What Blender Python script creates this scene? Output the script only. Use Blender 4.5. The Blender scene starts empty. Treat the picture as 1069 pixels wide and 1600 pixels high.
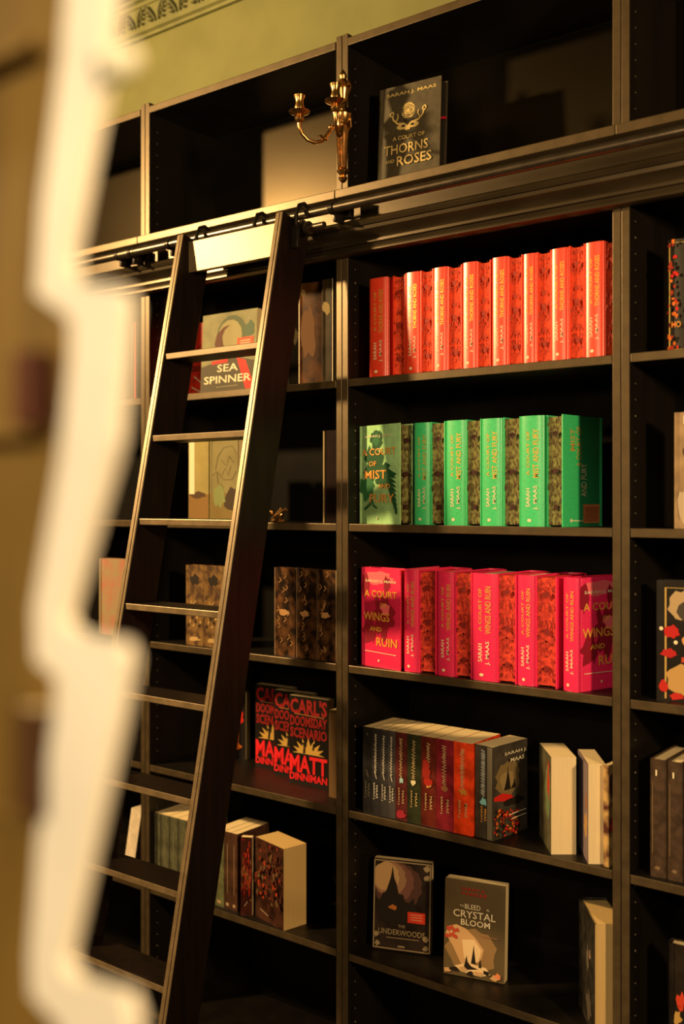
import bpy, bmesh, math, random
from mathutils import Vector, Matrix
random.seed(7)
PI = math.pi
SC = bpy.context.scene
COL = SC.collection

# ------------------------------------------------------------------ camera
TH = math.radians(37.4)
FPX = 1600.0
HORIZON = 785.0
CAM = Vector((1.549, -2.026, 1.60))
FWD = Vector((-math.sin(TH), math.cos(TH), 0)); RGT = Vector((math.cos(TH), math.sin(TH), 0))
cd = bpy.data.cameras.new('camera'); cam = bpy.data.objects.new('camera', cd); COL.objects.link(cam)
cam.location = CAM; cam.rotation_euler = (PI/2, 0, TH)
cd.sensor_fit = 'VERTICAL'; cd.sensor_height = 36.0; cd.lens = 36.0*FPX/1600.0
cd.shift_y = -(800-HORIZON)/1600.0
cd.clip_start = 0.05
cd.dof.use_dof = True; cd.dof.focus_distance = 2.40; cd.dof.aperture_fstop = 1.9; cd.dof.aperture_blades = 0
SC.camera = cam

# ------------------------------------------------------------------ world, lights, exposure
w = bpy.data.worlds.new('world'); SC.world = w; w.use_nodes = True
w.node_tree.nodes['Background'].inputs[0].default_value = (1.0, 0.72, 0.42, 1)
w.node_tree.nodes['Background'].inputs[1].default_value = 0.004
SC.view_settings.view_transform = 'Standard'; SC.view_settings.look = 'None'
SC.view_settings.gamma = 1; SC.view_settings.exposure = 0.0
try: SC.view_settings.use_curve_mapping = False
except Exception: pass

def aim(o, to):
    o.rotation_euler = (Vector(to)-o.location).to_track_quat('-Z', 'Y').to_euler()
def area(name, loc, to, sx, sy, power, col):
    d = bpy.data.lights.new(name, 'AREA'); d.shape = 'RECTANGLE'; d.size = sx; d.size_y = sy
    d.energy = power; d.color = col
    o = bpy.data.objects.new(name, d); o.location = loc; COL.objects.link(o); aim(o, to); return o
def spot(name, loc, to, deg, blend, rad, power, col):
    d = bpy.data.lights.new(name, 'SPOT'); d.spot_size = math.radians(deg); d.spot_blend = blend
    d.shadow_soft_size = rad; d.energy = power; d.color = col
    o = bpy.data.objects.new(name, d); o.location = loc; COL.objects.link(o); aim(o, to); return o
WARM = (1.0, 0.64, 0.27)
spot('chandelier_light', (-2.18, -1.98, 2.90), (-0.15, 0.1, 2.02), 100, 0.9, 0.085, 660, WARM)
area('room_light', (2.9, -1.48, 2.15), (0.4, 0.0, 1.5), 0.2, 0.2, 58, (1.0, 0.66, 0.32))
spot('stand_fill_spot', (1.75, -2.95, 2.25), (1.05, -1.67, 1.6), 38, 0.6, 0.05, 88, (1.0, 0.80, 0.52))  # added spot behind the camera, only there to brighten the close stand
area('front_fill_light', (0.3, -3.7, 2.25), (0.2, 0.0, 1.5), 0.3, 0.3, 28, (1.0, 0.68, 0.34))  # added frontal fill, lifts the shadows on book covers and front faces
spot('wall_light', (-0.6, -1.2, 2.4), (-0.5, 0.3, 3.2), 70, 0.8, 0.1, 16, (1.0, 0.78, 0.45))

# ------------------------------------------------------------------ helpers
def P(px, py, Y):
    d = FWD + RGT*((px-534.5)/FPX) + Vector((0, 0, (HORIZON-py)/FPX))
    t = (Y-CAM.y)/d.y
    return CAM + d*t
def XP(px, Y): return P(px, HORIZON, Y).x
def ZP(px, py, Y): return P(px, py, Y).z
def pxof(x, y):
    v = Vector((x, y, CAM.z))-CAM
    return 534.5 + FPX*v.dot(RGT)/v.dot(FWD)

MATS = {}
def mat(name, rgb, rough=0.5, metal=0.0, var=0.0, scale=30, bump=0.0, stretch=None, rgb2=None, lo=0.35, hi=0.65, coat=0.0, spec=0.25, tint=None):
    if name in MATS: return MATS[name]
    m = bpy.data.materials.new(name); m.use_nodes = True
    nt = m.node_tree; b = nt.nodes['Principled BSDF']
    b.inputs['Roughness'].default_value = rough; b.inputs['Metallic'].default_value = metal
    b.inputs['Specular IOR Level'].default_value = spec
    if tint: b.inputs['Specular Tint'].default_value = tuple(tint)+(1,)
    if coat: b.inputs['Coat Weight'].default_value = coat; b.inputs['Coat Roughness'].default_value = 0.2
    c = tuple(rgb)+(1,)
    b.inputs['Base Color'].default_value = c
    m.diffuse_color = c
    if var or rgb2 or bump:
        tc = nt.nodes.new('ShaderNodeTexCoord'); mp = nt.nodes.new('ShaderNodeMapping')
        nt.links.new(tc.outputs['Object'], mp.inputs[0])
        if stretch: mp.inputs['Scale'].default_value = stretch
        n = nt.nodes.new('ShaderNodeTexNoise'); n.inputs['Scale'].default_value = scale; n.inputs['Detail'].default_value = 5
        nt.links.new(mp.outputs[0], n.inputs['Vector'])
        if var or rgb2:
            r = nt.nodes.new('ShaderNodeValToRGB')
            r.color_ramp.elements[0].position = lo; r.color_ramp.elements[1].position = hi
            a = rgb2 if rgb2 else tuple(x*(1-var) for x in rgb)
            z = rgb if rgb2 else tuple(min(1, x*(1+var)) for x in rgb)
            r.color_ramp.elements[0].color = tuple(a)+(1,); r.color_ramp.elements[1].color = tuple(z)+(1,)
            nt.links.new(n.outputs[0], r.inputs[0]); nt.links.new(r.outputs[0], b.inputs['Base Color'])
        if bump:
            bp = nt.nodes.new('ShaderNodeBump'); bp.inputs['Strength'].default_value = bump; bp.inputs['Distance'].default_value = 0.002
            nt.links.new(n.outputs[0], bp.inputs['Height']); nt.links.new(bp.outputs[0], b.inputs['Normal'])
    MATS[name] = m; return m

def tag(o, label=None, cat=None, group=None, kind=None):
    if label: o['label'] = label
    if cat: o['category'] = cat
    if group: o['group'] = group
    if kind: o['kind'] = kind
    return o
def thing(name, label, cat, loc=(0, 0, 0), rz=0, group=None, rx=0):
    o = bpy.data.objects.new(name, None); COL.objects.link(o); o.empty_display_size = 0.05
    o.location = loc; o.rotation_euler = (rx, 0, rz)
    return tag(o, label, cat, group)
def link(name, bm, m, parent=None, smooth=False):
    me = bpy.data.meshes.new(name)
    bmesh.ops.recalc_face_normals(bm, faces=bm.faces)
    bm.to_mesh(me); bm.free()
    ms = m if isinstance(m, (list, tuple)) else [m]
    for x in ms: me.materials.append(x)
    if smooth:
        for p in me.polygons: p.use_smooth = True
        try: me.set_sharp_from_angle(angle=math.radians(40))
        except Exception: pass
    o = bpy.data.objects.new(name, me); COL.objects.link(o)
    if parent: o.parent = parent
    return o
def bx(bm, x0, x1, y0, y1, z0, z1, bev=0.0, M=None, mi=0):
    b2 = bmesh.new()
    vs = [b2.verts.new((x, y, z)) for x in (x0, x1) for y in (y0, y1) for z in (z0, z1)]
    for f in ((0,1,3,2),(4,6,7,5),(0,4,5,1),(2,3,7,6),(0,2,6,4),(1,5,7,3)): b2.faces.new([vs[i] for i in f])
    bmesh.ops.recalc_face_normals(b2, faces=b2.faces)
    if bev: bmesh.ops.bevel(b2, geom=list(b2.edges), offset=bev, segments=2, affect='EDGES', profile=0.5)
    merge(bm, b2, M, mi)
def merge(bm, b2, M=None, mi=0):
    mp = {}
    for v in b2.verts: mp[v] = bm.verts.new(M @ v.co if M else v.co)
    for f in b2.faces:
        try: nf = bm.faces.new([mp[v] for v in f.verts]); nf.material_index = mi
        except ValueError: pass
    b2.free()
def box(name, m, parent, x0, x1, y0, y1, z0, z1, bev=0.0015, M=None):
    bm = bmesh.new(); bx(bm, x0, x1, y0, y1, z0, z1, bev, M)
    return link(name, bm, m, parent) if m not in (BLK, LADP) or name in ('plinth',) else lighter_front(link(name, bm, [m, EDGE if m is BLK else LADE], parent))
def lighter_front(o):  # faces turned to the room take the second, lighter material
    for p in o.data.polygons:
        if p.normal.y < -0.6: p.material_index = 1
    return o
def prism(bm, prof, x0, x1, axis='X', M=None):
    """closed profile [(a,b)] extruded along an axis"""
    def mk(a, b, t):
        v = {'X': (t, a, b), 'Y': (a, t, b), 'Z': (a, b, t)}[axis]
        return M @ Vector(v) if M else Vector(v)
    A = [bm.verts.new(mk(a, b, x0)) for a, b in prof]; B = [bm.verts.new(mk(a, b, x1)) for a, b in prof]
    n = len(prof)
    for i in range(n): bm.faces.new((A[i], A[(i+1) % n], B[(i+1) % n], B[i]))
    bm.faces.new(A); bm.faces.new(B[::-1])
def lathe(bm, prof, c=(0, 0, 0), seg=20, M=None):
    c = Vector(c); rings = []
    for r, z in prof:
        ring = []
        for i in range(seg):
            a = 2*PI*i/seg; v = Vector((c.x+r*math.cos(a), c.y+r*math.sin(a), c.z+z))
            ring.append(bm.verts.new(M @ v if M else v))
        rings.append(ring)
    for a, b in zip(rings, rings[1:]):
        for i in range(seg): bm.faces.new((a[i], a[(i+1) % seg], b[(i+1) % seg], b[i]))
    bm.faces.new(rings[0][::-1]); bm.faces.new(rings[-1])
def tube(bm, pts, rad, seg=10):
    pts = [Vector(p) for p in pts]; rings = []; n = len(pts)
    rr = rad if isinstance(rad, (list, tuple)) else [rad]*n
    up = Vector((0.13, 0.2, 0.97))
    for i, p in enumerate(pts):
        t = (pts[min(i+1, n-1)]-pts[max(i-1, 0)]).normalized()
        a = t.cross(up)
        if a.length < 0.05: a = t.cross(Vector((1, 0, 0)))
        a.normalize(); b = t.cross(a)
        rings.append([bm.verts.new(p+(a*math.cos(2*PI*k/seg)+b*math.sin(2*PI*k/seg))*rr[i]) for k in range(seg)])
    for a, b in zip(rings, rings[1:]):
        for k in range(seg): bm.faces.new((a[k], a[(k+1) % seg], b[(k+1) % seg], b[k]))
    bm.faces.new(rings[0][::-1]); bm.faces.new(rings[-1])
def ball(bm, c, r, sc=(1, 1, 1), seg=12, M=None):
    T = Matrix.Translation(c) @ Matrix.Diagonal((r*sc[0], r*sc[1], r*sc[2], 1))
    if M: T = M @ T
    bmesh.ops.create_uvsphere(bm, u_segments=seg, v_segments=max(6, seg//2+2), radius=1, matrix=T)

# ------------------------------------------------------------------ materials
EDGE = mat('brown_front_faces', (0.062, 0.043, 0.022), 0.36, var=0.2, scale=30, bump=0.1, spec=0.8, tint=(1, 0.78, 0.5))  # lighter brown for case and ledge faces turned to the room
LADE = mat('ladder_brown_front', (0.19, 0.135, 0.075), 0.36, var=0.2, scale=30, bump=0.1, spec=0.8, tint=(1, 0.8, 0.55))  # lighter brown for stile, tread and board faces turned to the room
CORN = mat('cornice_black_gloss', (0.022, 0.016, 0.009), 0.30, var=0.3, scale=25, bump=0.15, spec=0.8, tint=(1, 0.8, 0.55), stretch=(0.3, 1, 1))
BLKLO = mat('black_lower_back', (0.005, 0.004, 0.003), 0.6, var=0.25, scale=12, spec=0.06)
BLK = mat('black_brown_paint', (0.008, 0.006, 0.004), 0.42, var=0.25, scale=14, bump=0.12, stretch=(1, 1, 0.15), spec=0.35)
BLKIN = mat('dark_cabinet_back', (0.004, 0.003, 0.002), 0.26, var=0.2, scale=12, bump=0.04, spec=0.6, tint=(1, 0.75, 0.4))
LADP = mat('ladder_black_stain', (0.008, 0.004, 0.0025), 0.45, var=0.3, scale=20, bump=0.15, stretch=(3, 3, 0.3), spec=0.25)
IRON = mat('black_iron', (0.035, 0.03, 0.025), 0.3, metal=0.7, var=0.15, scale=40)
STEEL = mat('dark_steel_tube', (0.16, 0.13, 0.10), 0.28, metal=0.9, var=0.15, scale=30)
BRASS = mat('aged_brass', (0.72, 0.40, 0.15), 0.26, metal=1.0, var=0.25, scale=60)
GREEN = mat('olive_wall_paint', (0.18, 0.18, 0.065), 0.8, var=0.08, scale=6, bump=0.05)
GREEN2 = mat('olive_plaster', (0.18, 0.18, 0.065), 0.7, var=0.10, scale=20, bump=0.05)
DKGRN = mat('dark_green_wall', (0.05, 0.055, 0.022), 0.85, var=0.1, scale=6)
FLOOR = mat('dark_oak_floor', (0.035, 0.022, 0.012), 0.45, var=0.3, scale=9, stretch=(0.3, 3, 1))
CEIL = mat('green_grey_ceiling', (0.075, 0.085, 0.030), 0.85, var=0.06, scale=8)
CREAM = mat('cream_gloss_paint', (0.88, 0.82, 0.70), 0.45, var=0.05, scale=14)
AMBER = mat('amber_wood', (0.17, 0.10, 0.020), 0.6, var=0.25, scale=8, stretch=(3, 3, 0.5))
PAGE = mat('cream_paper', (0.86, 0.68, 0.38), 0.8, var=0.05, scale=60, bump=0.15, stretch=(14, 0.3, 0.15))
PAGE2 = mat('yellowed_paper', (0.66, 0.45, 0.18), 0.8, var=0.05, scale=60, bump=0.15, stretch=(14, 0.3, 0.15))
GOLD = mat('gold_foil', (0.80, 0.52, 0.10), 0.4, metal=0.35)
CREAMINK = mat('cream_ink', (0.85, 0.74, 0.50), 0.5)
HOLE = mat('pale_peg_plug', (0.22, 0.18, 0.12), 0.4)

def flat(rgb, rough=0.6):
    k = 'ink_%02x%02x%02x' % tuple(int(255*min(1, c)) for c in rgb)
    return mat(k, rgb, rough)

# ------------------------------------------------------------------ room shell
def structure(name, m, *b, bev=0.0):
    o = box(name, m, None, *b, bev=bev); o['kind'] = 'structure'; return o
CEILZ = 3.262
structure('floor', FLOOR, -2.7, 4.3, -4.2, 0.32, -0.05, 0.0)
structure('ceiling', CEIL, -2.7, 4.3, -4.2, 0.32, CEILZ, CEILZ+0.05)
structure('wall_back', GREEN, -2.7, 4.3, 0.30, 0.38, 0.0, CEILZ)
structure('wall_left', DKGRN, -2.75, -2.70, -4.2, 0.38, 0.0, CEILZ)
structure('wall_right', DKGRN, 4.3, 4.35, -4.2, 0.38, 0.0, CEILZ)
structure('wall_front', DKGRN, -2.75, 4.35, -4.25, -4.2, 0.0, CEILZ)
# moulded plaster cornice with leaf relief
bm = bmesh.new()
zb = 3.150
prof = [(0.30, zb), (0.286, zb), (0.284, zb+0.009), (0.272, zb+0.013), (0.270, zb+0.021), (0.279, zb+0.025), (0.279, zb+0.030),
        (0.268, zb+0.090), (0.262, zb+0.092), (0.260, zb+0.102), (0.246, zb+0.106), (0.244, CEILZ), (0.30, CEILZ)]
prism(bm, prof, -2.69, 4.29)
tr = link('trim_1', bm, GREEN2); tr['kind'] = 'structure'
leafme = None
lm = mat('plaster_leaf_dark', (0.10, 0.10, 0.035), 0.6, var=0.2, scale=90)
for i in range(48):
    x = -2.05 + i*0.050
    if leafme is None:
        bm = bmesh.new()
        # curled acanthus leaf: a spine and lobes
        tube(bm, [(-0.013, 0.002, 0.004), (-0.006, -0.003, 0.020), (0.004, -0.005, 0.034), (0.011, -0.005, 0.040), (0.013, -0.004, 0.032)], [0.003, 0.0035, 0.003, 0.0028, 0.002], 5)
        for t, a in ((0.010, 0.8), (0.020, 0.6), (0.029, 0.3)):
            tube(bm, [(-0.009+t*0.35, 0, t), (0.000+t*0.35, -0.003, t-0.004), (0.007+t*0.3, -0.002, t-0.001)], [0.0025, 0.003, 0.0012], 5)
        o = link('leaf', bm, lm, tr, True); leafme = o.data
    else:
        o = bpy.data.objects.new('leaf', leafme); COL.objects.link(o); o.parent = tr
    o.location = (x, 0.274, zb+0.029); o.rotation_euler = (math.radians(10), 0, 0)
    o.scale = (-1.35 if i % 2 else 1.35, 1.2, 1.4)

# ------------------------------------------------------------------ bookcases
PITCH = 0.724
SHELVES = [z+1.60 for z in (0.306, -0.053, -0.404, -0.763, -1.118, -1.476)]
TOP_L = 1.60+0.655; LEDGE = 1.60+0.771; TOPU = 1.60+1.152
PT = 0.019; DEP = 0.28
def case(i, label):
    x0 = -PITCH*2 + i*PITCH; x1 = x0+PITCH
    t = thing('bookcase', label, 'bookcase', (x0, 0, 0), 0, 'lower bookcases of the shelf wall')
    W = PITCH
    for a in (0.0006, W-PT+0.0004):
        sp = box('side_panel', BLK, t, a, a+PT-0.001, 0.0, DEP, 0.0, TOP_L-0.001, 0.0015)
        # rows of peg holes on the inner face
        bm = bmesh.new(); s = 1 if a < 0.3 else -1
        xin = a+PT-0.001 if s > 0 else a
        z = 0.20
        k = 0
        while z < TOP_L-0.06:
            if all(abs(z+0.01-q) > 0.02 for q in SHELVES):
                r = 0.0015+0.0009*(k % 11 == 3)
                M = Matrix.Translation((xin, 0.030, z)) @ Matrix.Rotation(PI/2, 4, 'Y')
                bmesh.ops.create_cone(bm, cap_ends=True, segments=8, radius1=r, radius2=r, depth=0.002, matrix=M)
            z += 0.0336; k += 1
        ph = link('peg_plug', bm, HOLE, sp); ph['kind'] = 'stuff'
    box('back_panel', BLKLO, t, PT, W-PT, DEP-0.008, DEP, 0.06, TOP_L-0.02, 0)
    box('top_panel', BLK, t, PT, W-PT, 0.004, DEP-0.008, TOP_L-0.021, TOP_L-0.001)
    box('plinth', BLK, t, PT, W-PT, 0.03, 0.045, 0.0, SHELVES[-1]-0.02, 0.001)
    for z in SHELVES:
        box('shelf', BLK, t, PT+0.0005, W-PT-0.0005, 0.001, DEP-0.0085, z-0.019, z, 0.0015)
    return t
case(0, 'dark bookcase at the far left, mostly behind the blurred cream stand')
case(1, 'dark bookcase behind the ladder')
case(2, 'dark bookcase holding the red, green and pink rows')
case(3, 'dark bookcase cut by the right edge, with painted-cover books')
def ucase(i, label):
    x0 = -PITCH*2 + i*PITCH; W = PITCH
    t = thing('upper_cabinet', label, 'cabinet', (x0, 0, LEDGE), 0, 'open upper cabinets above the ledge')
    H = TOPU-LEDGE
    for a in (0.0006, W-PT+0.0004):
        sp = box('side_panel', BLK, t, a, a+PT-0.001, 0.0, DEP, 0.0005, H+0.012, 0.0015)
        bm = bmesh.new(); xin = a+PT-0.001 if a < 0.3 else a
        for k in range(9):
            M = Matrix.Translation((xin, 0.030, 0.045+k*0.0336)) @ Matrix.Rotation(PI/2, 4, 'Y')
            bmesh.ops.create_cone(bm, cap_ends=True, segments=8, radius1=0.0014, radius2=0.0014, depth=0.002, matrix=M)
        ph = link('peg_plug', bm, HOLE, sp); ph['kind'] = 'stuff'
    box('back_panel', BLKIN, t, PT, W-PT, DEP-0.008, DEP, 0.0005, H-0.02, 0)
    box('top_panel', BLK, t, PT, W-PT, -0.002, DEP-0.008, H-0.020, H, 0.002)
ucase(0, 'empty upper cabinet at the far left above the ledge')
ucase(1, 'empty upper cabinet behind the brass sconce with a lit back panel')
ucase(2, 'upper cabinet holding the black book with the gold rose')
ucase(3, 'empty upper cabinet at the right edge')

# ledge and cornice moulding between upper and lower cases
XL, XR = -2*PITCH, 2*PITCH
cor = thing('cornice', 'long black moulded cornice ledge carrying the ladder rail', 'cornice', (0, 0, TOP_L))
o0 = TOP_L
for k in range(4):
    a = XL+k*PITCH
    box('ledge_board', BLK, cor, a+0.0004, a+PITCH-0.0004, -0.030, DEP, LEDGE-0.022-o0, LEDGE-0.0003-o0, 0.002)
bm = bmesh.new(); prism(bm, [(-0.004, 0.0), (-0.004, LEDGE-0.0225-o0), (DEP-0.05, LEDGE-0.0225-o0), (DEP-0.05, 0.0)], XL, XR)
link('fascia', bm, CORN, cor)
m0 = 1.60-o0
bm = bmesh.new()
prism(bm, [(-0.0045, m0+0.690), (-0.012, m0+0.690), (-0.015, m0+0.684), (-0.050, m0+0.680), (-0.054, m0+0.672), (-0.050, m0+0.664), (-0.0045, m0+0.664)], XL, XR)
link('upper_moulding', bm, CORN, cor, True)
bm = bmesh.new()
prism(bm, [(-0.0045, m0+0.6635), (-0.046, m0+0.6635), (-0.044, m0+0.655), (-0.034, m0+0.648), (-0.026, m0+0.640), (-0.024, m0+0.636), (-0.0280, m0+0.633), (-0.028, m0+0.627), (-0.022, m0+0.625), (-0.020, m0+0.620),
           (-0.022, m0+0.617), (-0.022, m0+0.610), (-0.016, m0+0.606), (-0.001, m0+0.606), (-0.001, m0+0.654)], XL, XR)
link('lower_moulding', bm, CORN, cor, True)
bm = bmesh.new()
prism(bm, [(-0.030, LEDGE-0.023-o0), (-0.026, LEDGE-0.027-o0), (-0.018, LEDGE-0.031-o0), (-0.012, LEDGE-0.040-o0), (-0.0045, LEDGE-0.041-o0), (-0.0045, LEDGE-0.0225-o0)], XL, XR)
link('ledge_bead', bm, CORN, cor, True)

# ladder rail
RY, RZ = -0.095, 1.60+0.703
rail = thing('ladder_rail', 'dark steel tube rail along the cornice for the ladder', 'rail', (0, RY, RZ))
joins = [XL+0.02, XP(200, RY), XP(262, RY), XP(523, RY), XR]
def rod(bm, x0, x1, r, y=0, z=0, seg=20):
    M = Matrix.Translation(((x0+x1)/2, y, z)) @ Matrix.Rotation(PI/2, 4, 'Y')
    bmesh.ops.create_cone(bm, cap_ends=True, segments=seg, radius1=r, radius2=r, depth=abs(x1-x0), matrix=M)
for a, b in ((XL+0.01, XP(206, RY)-0.001), (XP(206, RY)+0.001, XR)):
    bm = bmesh.new(); rod(bm, a, b, 0.0115); link('tube', bm, STEEL, rail, True)
for px in (186, 206, 265, 520):
    x = XP(px, RY); 
    bm = bmesh.new()
    rod(bm, x-0.006, x+0.006, 0.0145)
    bx(bm, x-0.004, x+0.004, 0.005, -RY-0.053, -0.030, 0.014, 0.001)
    bx(bm, x-0.016, x+0.016, -RY-0.052, -RY-0.0305, -0.0135, 0.030, 0.001)
    link('bracket', bm, IRON, rail, True)
bm = bmesh.new(); rod(bm, XP(188, RY), XP(212, RY), 0.013); link('sleeve', bm, STEEL, rail, True)

# ------------------------------------------------------------------ ladder
LEAN = math.atan2(0.38, 1.804)
LT = (1.60+0.70, -0.160)     # z and y of the top of the front edge
def yl(z): return LT[1] - (LT[0]-z)*math.tan(LEAN)
XR_ = -0.079; XL_ = -0.420; ST = 0.023; SD = 0.104
lad = thing('library_ladder', 'tall black wooden library ladder leaning on the rail', 'ladder', (0, yl(0.0), 0.0))
LM = Matrix.Rotation(-LEAN, 4, 'X')
Llen = LT[0]/math.cos(LEAN)
for x in (XL_, XR_):
    bm = bmesh.new()
    bx(bm, x, x+ST, 0, SD, 0.012, Llen, 0.003, LM)
    bx(bm, x+0.003, x+ST-0.009, -0.0015, 0.002, 0.02, Llen-0.004, 0.0006, LM)
    lighter_front(link('stile', bm, [LADP, LADE], lad))
tz = [1.60+ (HORIZON-y)/FPX * 1.0 for y in ()]
def zl(px, py):                       # height on the leaning front plane
    lo, hi = 0.0, 2.4
    for _ in range(50):
        m = (lo+hi)/2
        if P(px, py, yl(m)).z > m: lo = m
        else: hi = m
    return lo
zr = [zl(px, py) for px, py in ((397, 534), (375, 672), (354, 812), (334, 955), (313, 1101), (291, 1248), (270, 1392), (248, 1541))]
step = (zr[0]-zr[-1])/7
zz = zr + [zr[-1]-step, zr[-1]-2*step]
for z in zz:
    y = yl(z)-yl(0)
    box('tread', LADP, lad, XL_+ST, XR_, y+0.004, y+0.090, z-0.016, z, 0.002)
box('top_board', LADP, lad, XL_+ST, XR_, 0.030+yl(2.24)-yl(0), 0.046+yl(2.24)-yl(0), 1.60+0.600, 1.60+0.682, 0.002)
for x in (XL_+ST+0.012, XR_+ST+0.012, XL_+0.24):
    bm = bmesh.new()
    yb = RY-yl(0)
    pts = [(x, yb-0.032, 2.245), (x, yb-0.030, 2.30), (x, yb-0.018, 2.322), (x, yb, 2.329), (x, yb+0.018, 2.322), (x, yb+0.024, 2.305)]
    tube(bm, pts, 0.0055, 8)
    bx(bm, x-0.010, x+0.010, yb-0.038, yb-0.026, 2.215, 2.27, 0.001)
    hk = link('hook', bm, IRON, lad, True)
    bm = bmesh.new(); rod(bm, x-0.006, x+0.006, 0.011, yb-0.006, 2.281-0.004); link('roller', bm, STEEL, hk, True)
for x in (XL_, XR_):
    bm = bmesh.new(); bx(bm, x-0.004, x+ST+0.004, 0.0, 0.10, 0.0, 0.03, 0.003); link('foot', bm, IRON, lad)
# steel spacer tube under the rail by the right stile
bm = bmesh.new(); yb = RY-yl(0); rod(bm, XR_+ST+0.001, XR_+ST+0.085, 0.008, yb-0.012, 2.264)
rod(bm, XR_+ST+0.030, XR_+ST+0.040, 0.016, yb-0.012, 2.264)
link('roller_axle', bm, STEEL, lad, True)

# ------------------------------------------------------------------ book kit
TXT = {}
def textmesh(s, bold=False):
    key = (s, bold)
    if key in TXT: return TXT[key]
    cu = bpy.data.curves.new('lettering', 'FONT'); cu.body = s; cu.size = 1; cu.resolution_u = 2; cu.offset = 0.010 + (0.022 if bold else 0)
    cu.align_x = 'LEFT'
    ob = bpy.data.objects.new('lettering', cu); COL.objects.link(ob)
    dg = bpy.context.evaluated_depsgraph_get()
    me = bpy.data.meshes.new_from_object(ob.evaluated_get(dg))
    vs = [v.co.copy() for v in me.vertices]; fs = [tuple(p.vertices) for p in me.polygons]
    bpy.data.objects.remove(ob); bpy.data.meshes.remove(me); bpy.data.curves.remove(cu)
    xs = [v.x for v in vs]; ys = [v.y for v in vs]
    x0, x1, y0, y1 = min(xs), max(xs), min(ys), max(ys)
    TXT[key] = ([((v.x-x0)/(x1-x0)-0.5, (v.y-y0)/(y1-y0)-0.5) for v in vs], fs, (x1-x0)/(y1-y0)); return TXT[key]

class Face:
    """flat print on one face of a book; u,v in metres from the lower left corner"""
    def __init__(s, org, U, V, w, h):
        s.o = Vector(org); s.U = Vector(U); s.V = Vector(V); s.N = s.U.cross(s.V); s.w = w; s.h = h
        s.bm = bmesh.new(); s.m = []; s.layer = 0
    def mi(s, m):
        if m not in s.m: s.m.append(m)
        return s.m.index(m)
    def pt(s, u, v, z=0): return s.o + s.U*(u*s.w) + s.V*(v*s.h) + s.N*(0.00025+s.layer*0.00010+z)
    def poly(s, m, pts):
        s.layer += 1
        pts = [(min(0.993, max(0.007, u)), min(0.995, max(0.005, v))) for u, v in pts]
        vs = [s.bm.verts.new(s.pt(*p)) for p in pts]
        f = s.bm.faces.new(vs); f.material_index = s.mi(m)
        return s
    def rect(s, m, u0, v0, u1, v1): return s.poly(m, [(u0, v0), (u1, v0), (u1, v1), (u0, v1)])
    def disc(s, m, u, v, r, n=14, ry=None, a0=0):
        return s.poly(m, [(u+r/s.w*math.cos(a0+2*PI*i/n), v+(ry or r)/s.h*math.sin(a0+2*PI*i/n)) for i in range(n)])
    def blob(s, m, u, v, ru, rv, n=18, jag=0.25, seed=0):
        rn = random.Random(seed)
        return s.poly(m, [(u+ru*math.cos(2*PI*i/n)*(1+rn.uniform(-jag, jag)), v+rv*math.sin(2*PI*i/n)*(1+rn.uniform(-jag, jag))) for i in range(n)])
    def stroke(s, m, pts, wd):
        s.layer += 1
        q = [Vector((u*s.w, v*s.h)) for u, v in pts]; n = len(q); L = []
        for i in range(n):
            d = (q[min(i+1, n-1)]-q[max(i-1, 0)]).normalized(); nn = Vector((-d.y, d.x))*wd/2
            a = q[i]+nn; b = q[i]-nn
            L.append((s.bm.verts.new(s.pt(a.x/s.w, a.y/s.h)), s.bm.verts.new(s.pt(b.x/s.w, b.y/s.h))))
        for a, b in zip(L, L[1:]):
            f = s.bm.faces.new((a[0], a[1], b[1], b[0])); f.material_index = s.mi(m)
        return s
    def text(s, m, string, u, v, width=None, height=None, mode='h', bold=False):
        """centre at u,v ; width/height in fractions of the face; mode h, up, down"""
        s.layer += 1
        vs, fs, asp = textmesh(string, bold)
        if mode == 'h':
            W = width*s.w; Hh = height*s.h if height else W/asp
        else:
            W = width*s.h; Hh = height*s.w if height else W/asp
        out = []
        for a, b in vs:
            a *= W; b *= Hh
            if mode == 'h': du, dv = a, b
            elif mode == 'up': du, dv = -b, a
            else: du, dv = b, -a
            out.append(s.bm.verts.new(s.pt(u+du/s.w, v+dv/s.h)))
        k = s.mi(m)
        for f in fs:
            try: g = s.bm.faces.new([out[i] for i in f]); g.material_index = k
            except ValueError: pass
        return s
    def done(s, name, parent):
        me = bpy.data.meshes.new(name); s.bm.to_mesh(me); s.bm.free()
        for m in s.m: me.materials.append(m)
        o = bpy.data.objects.new(name, me); COL.objects.link(o); o.parent = parent; return o

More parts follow.
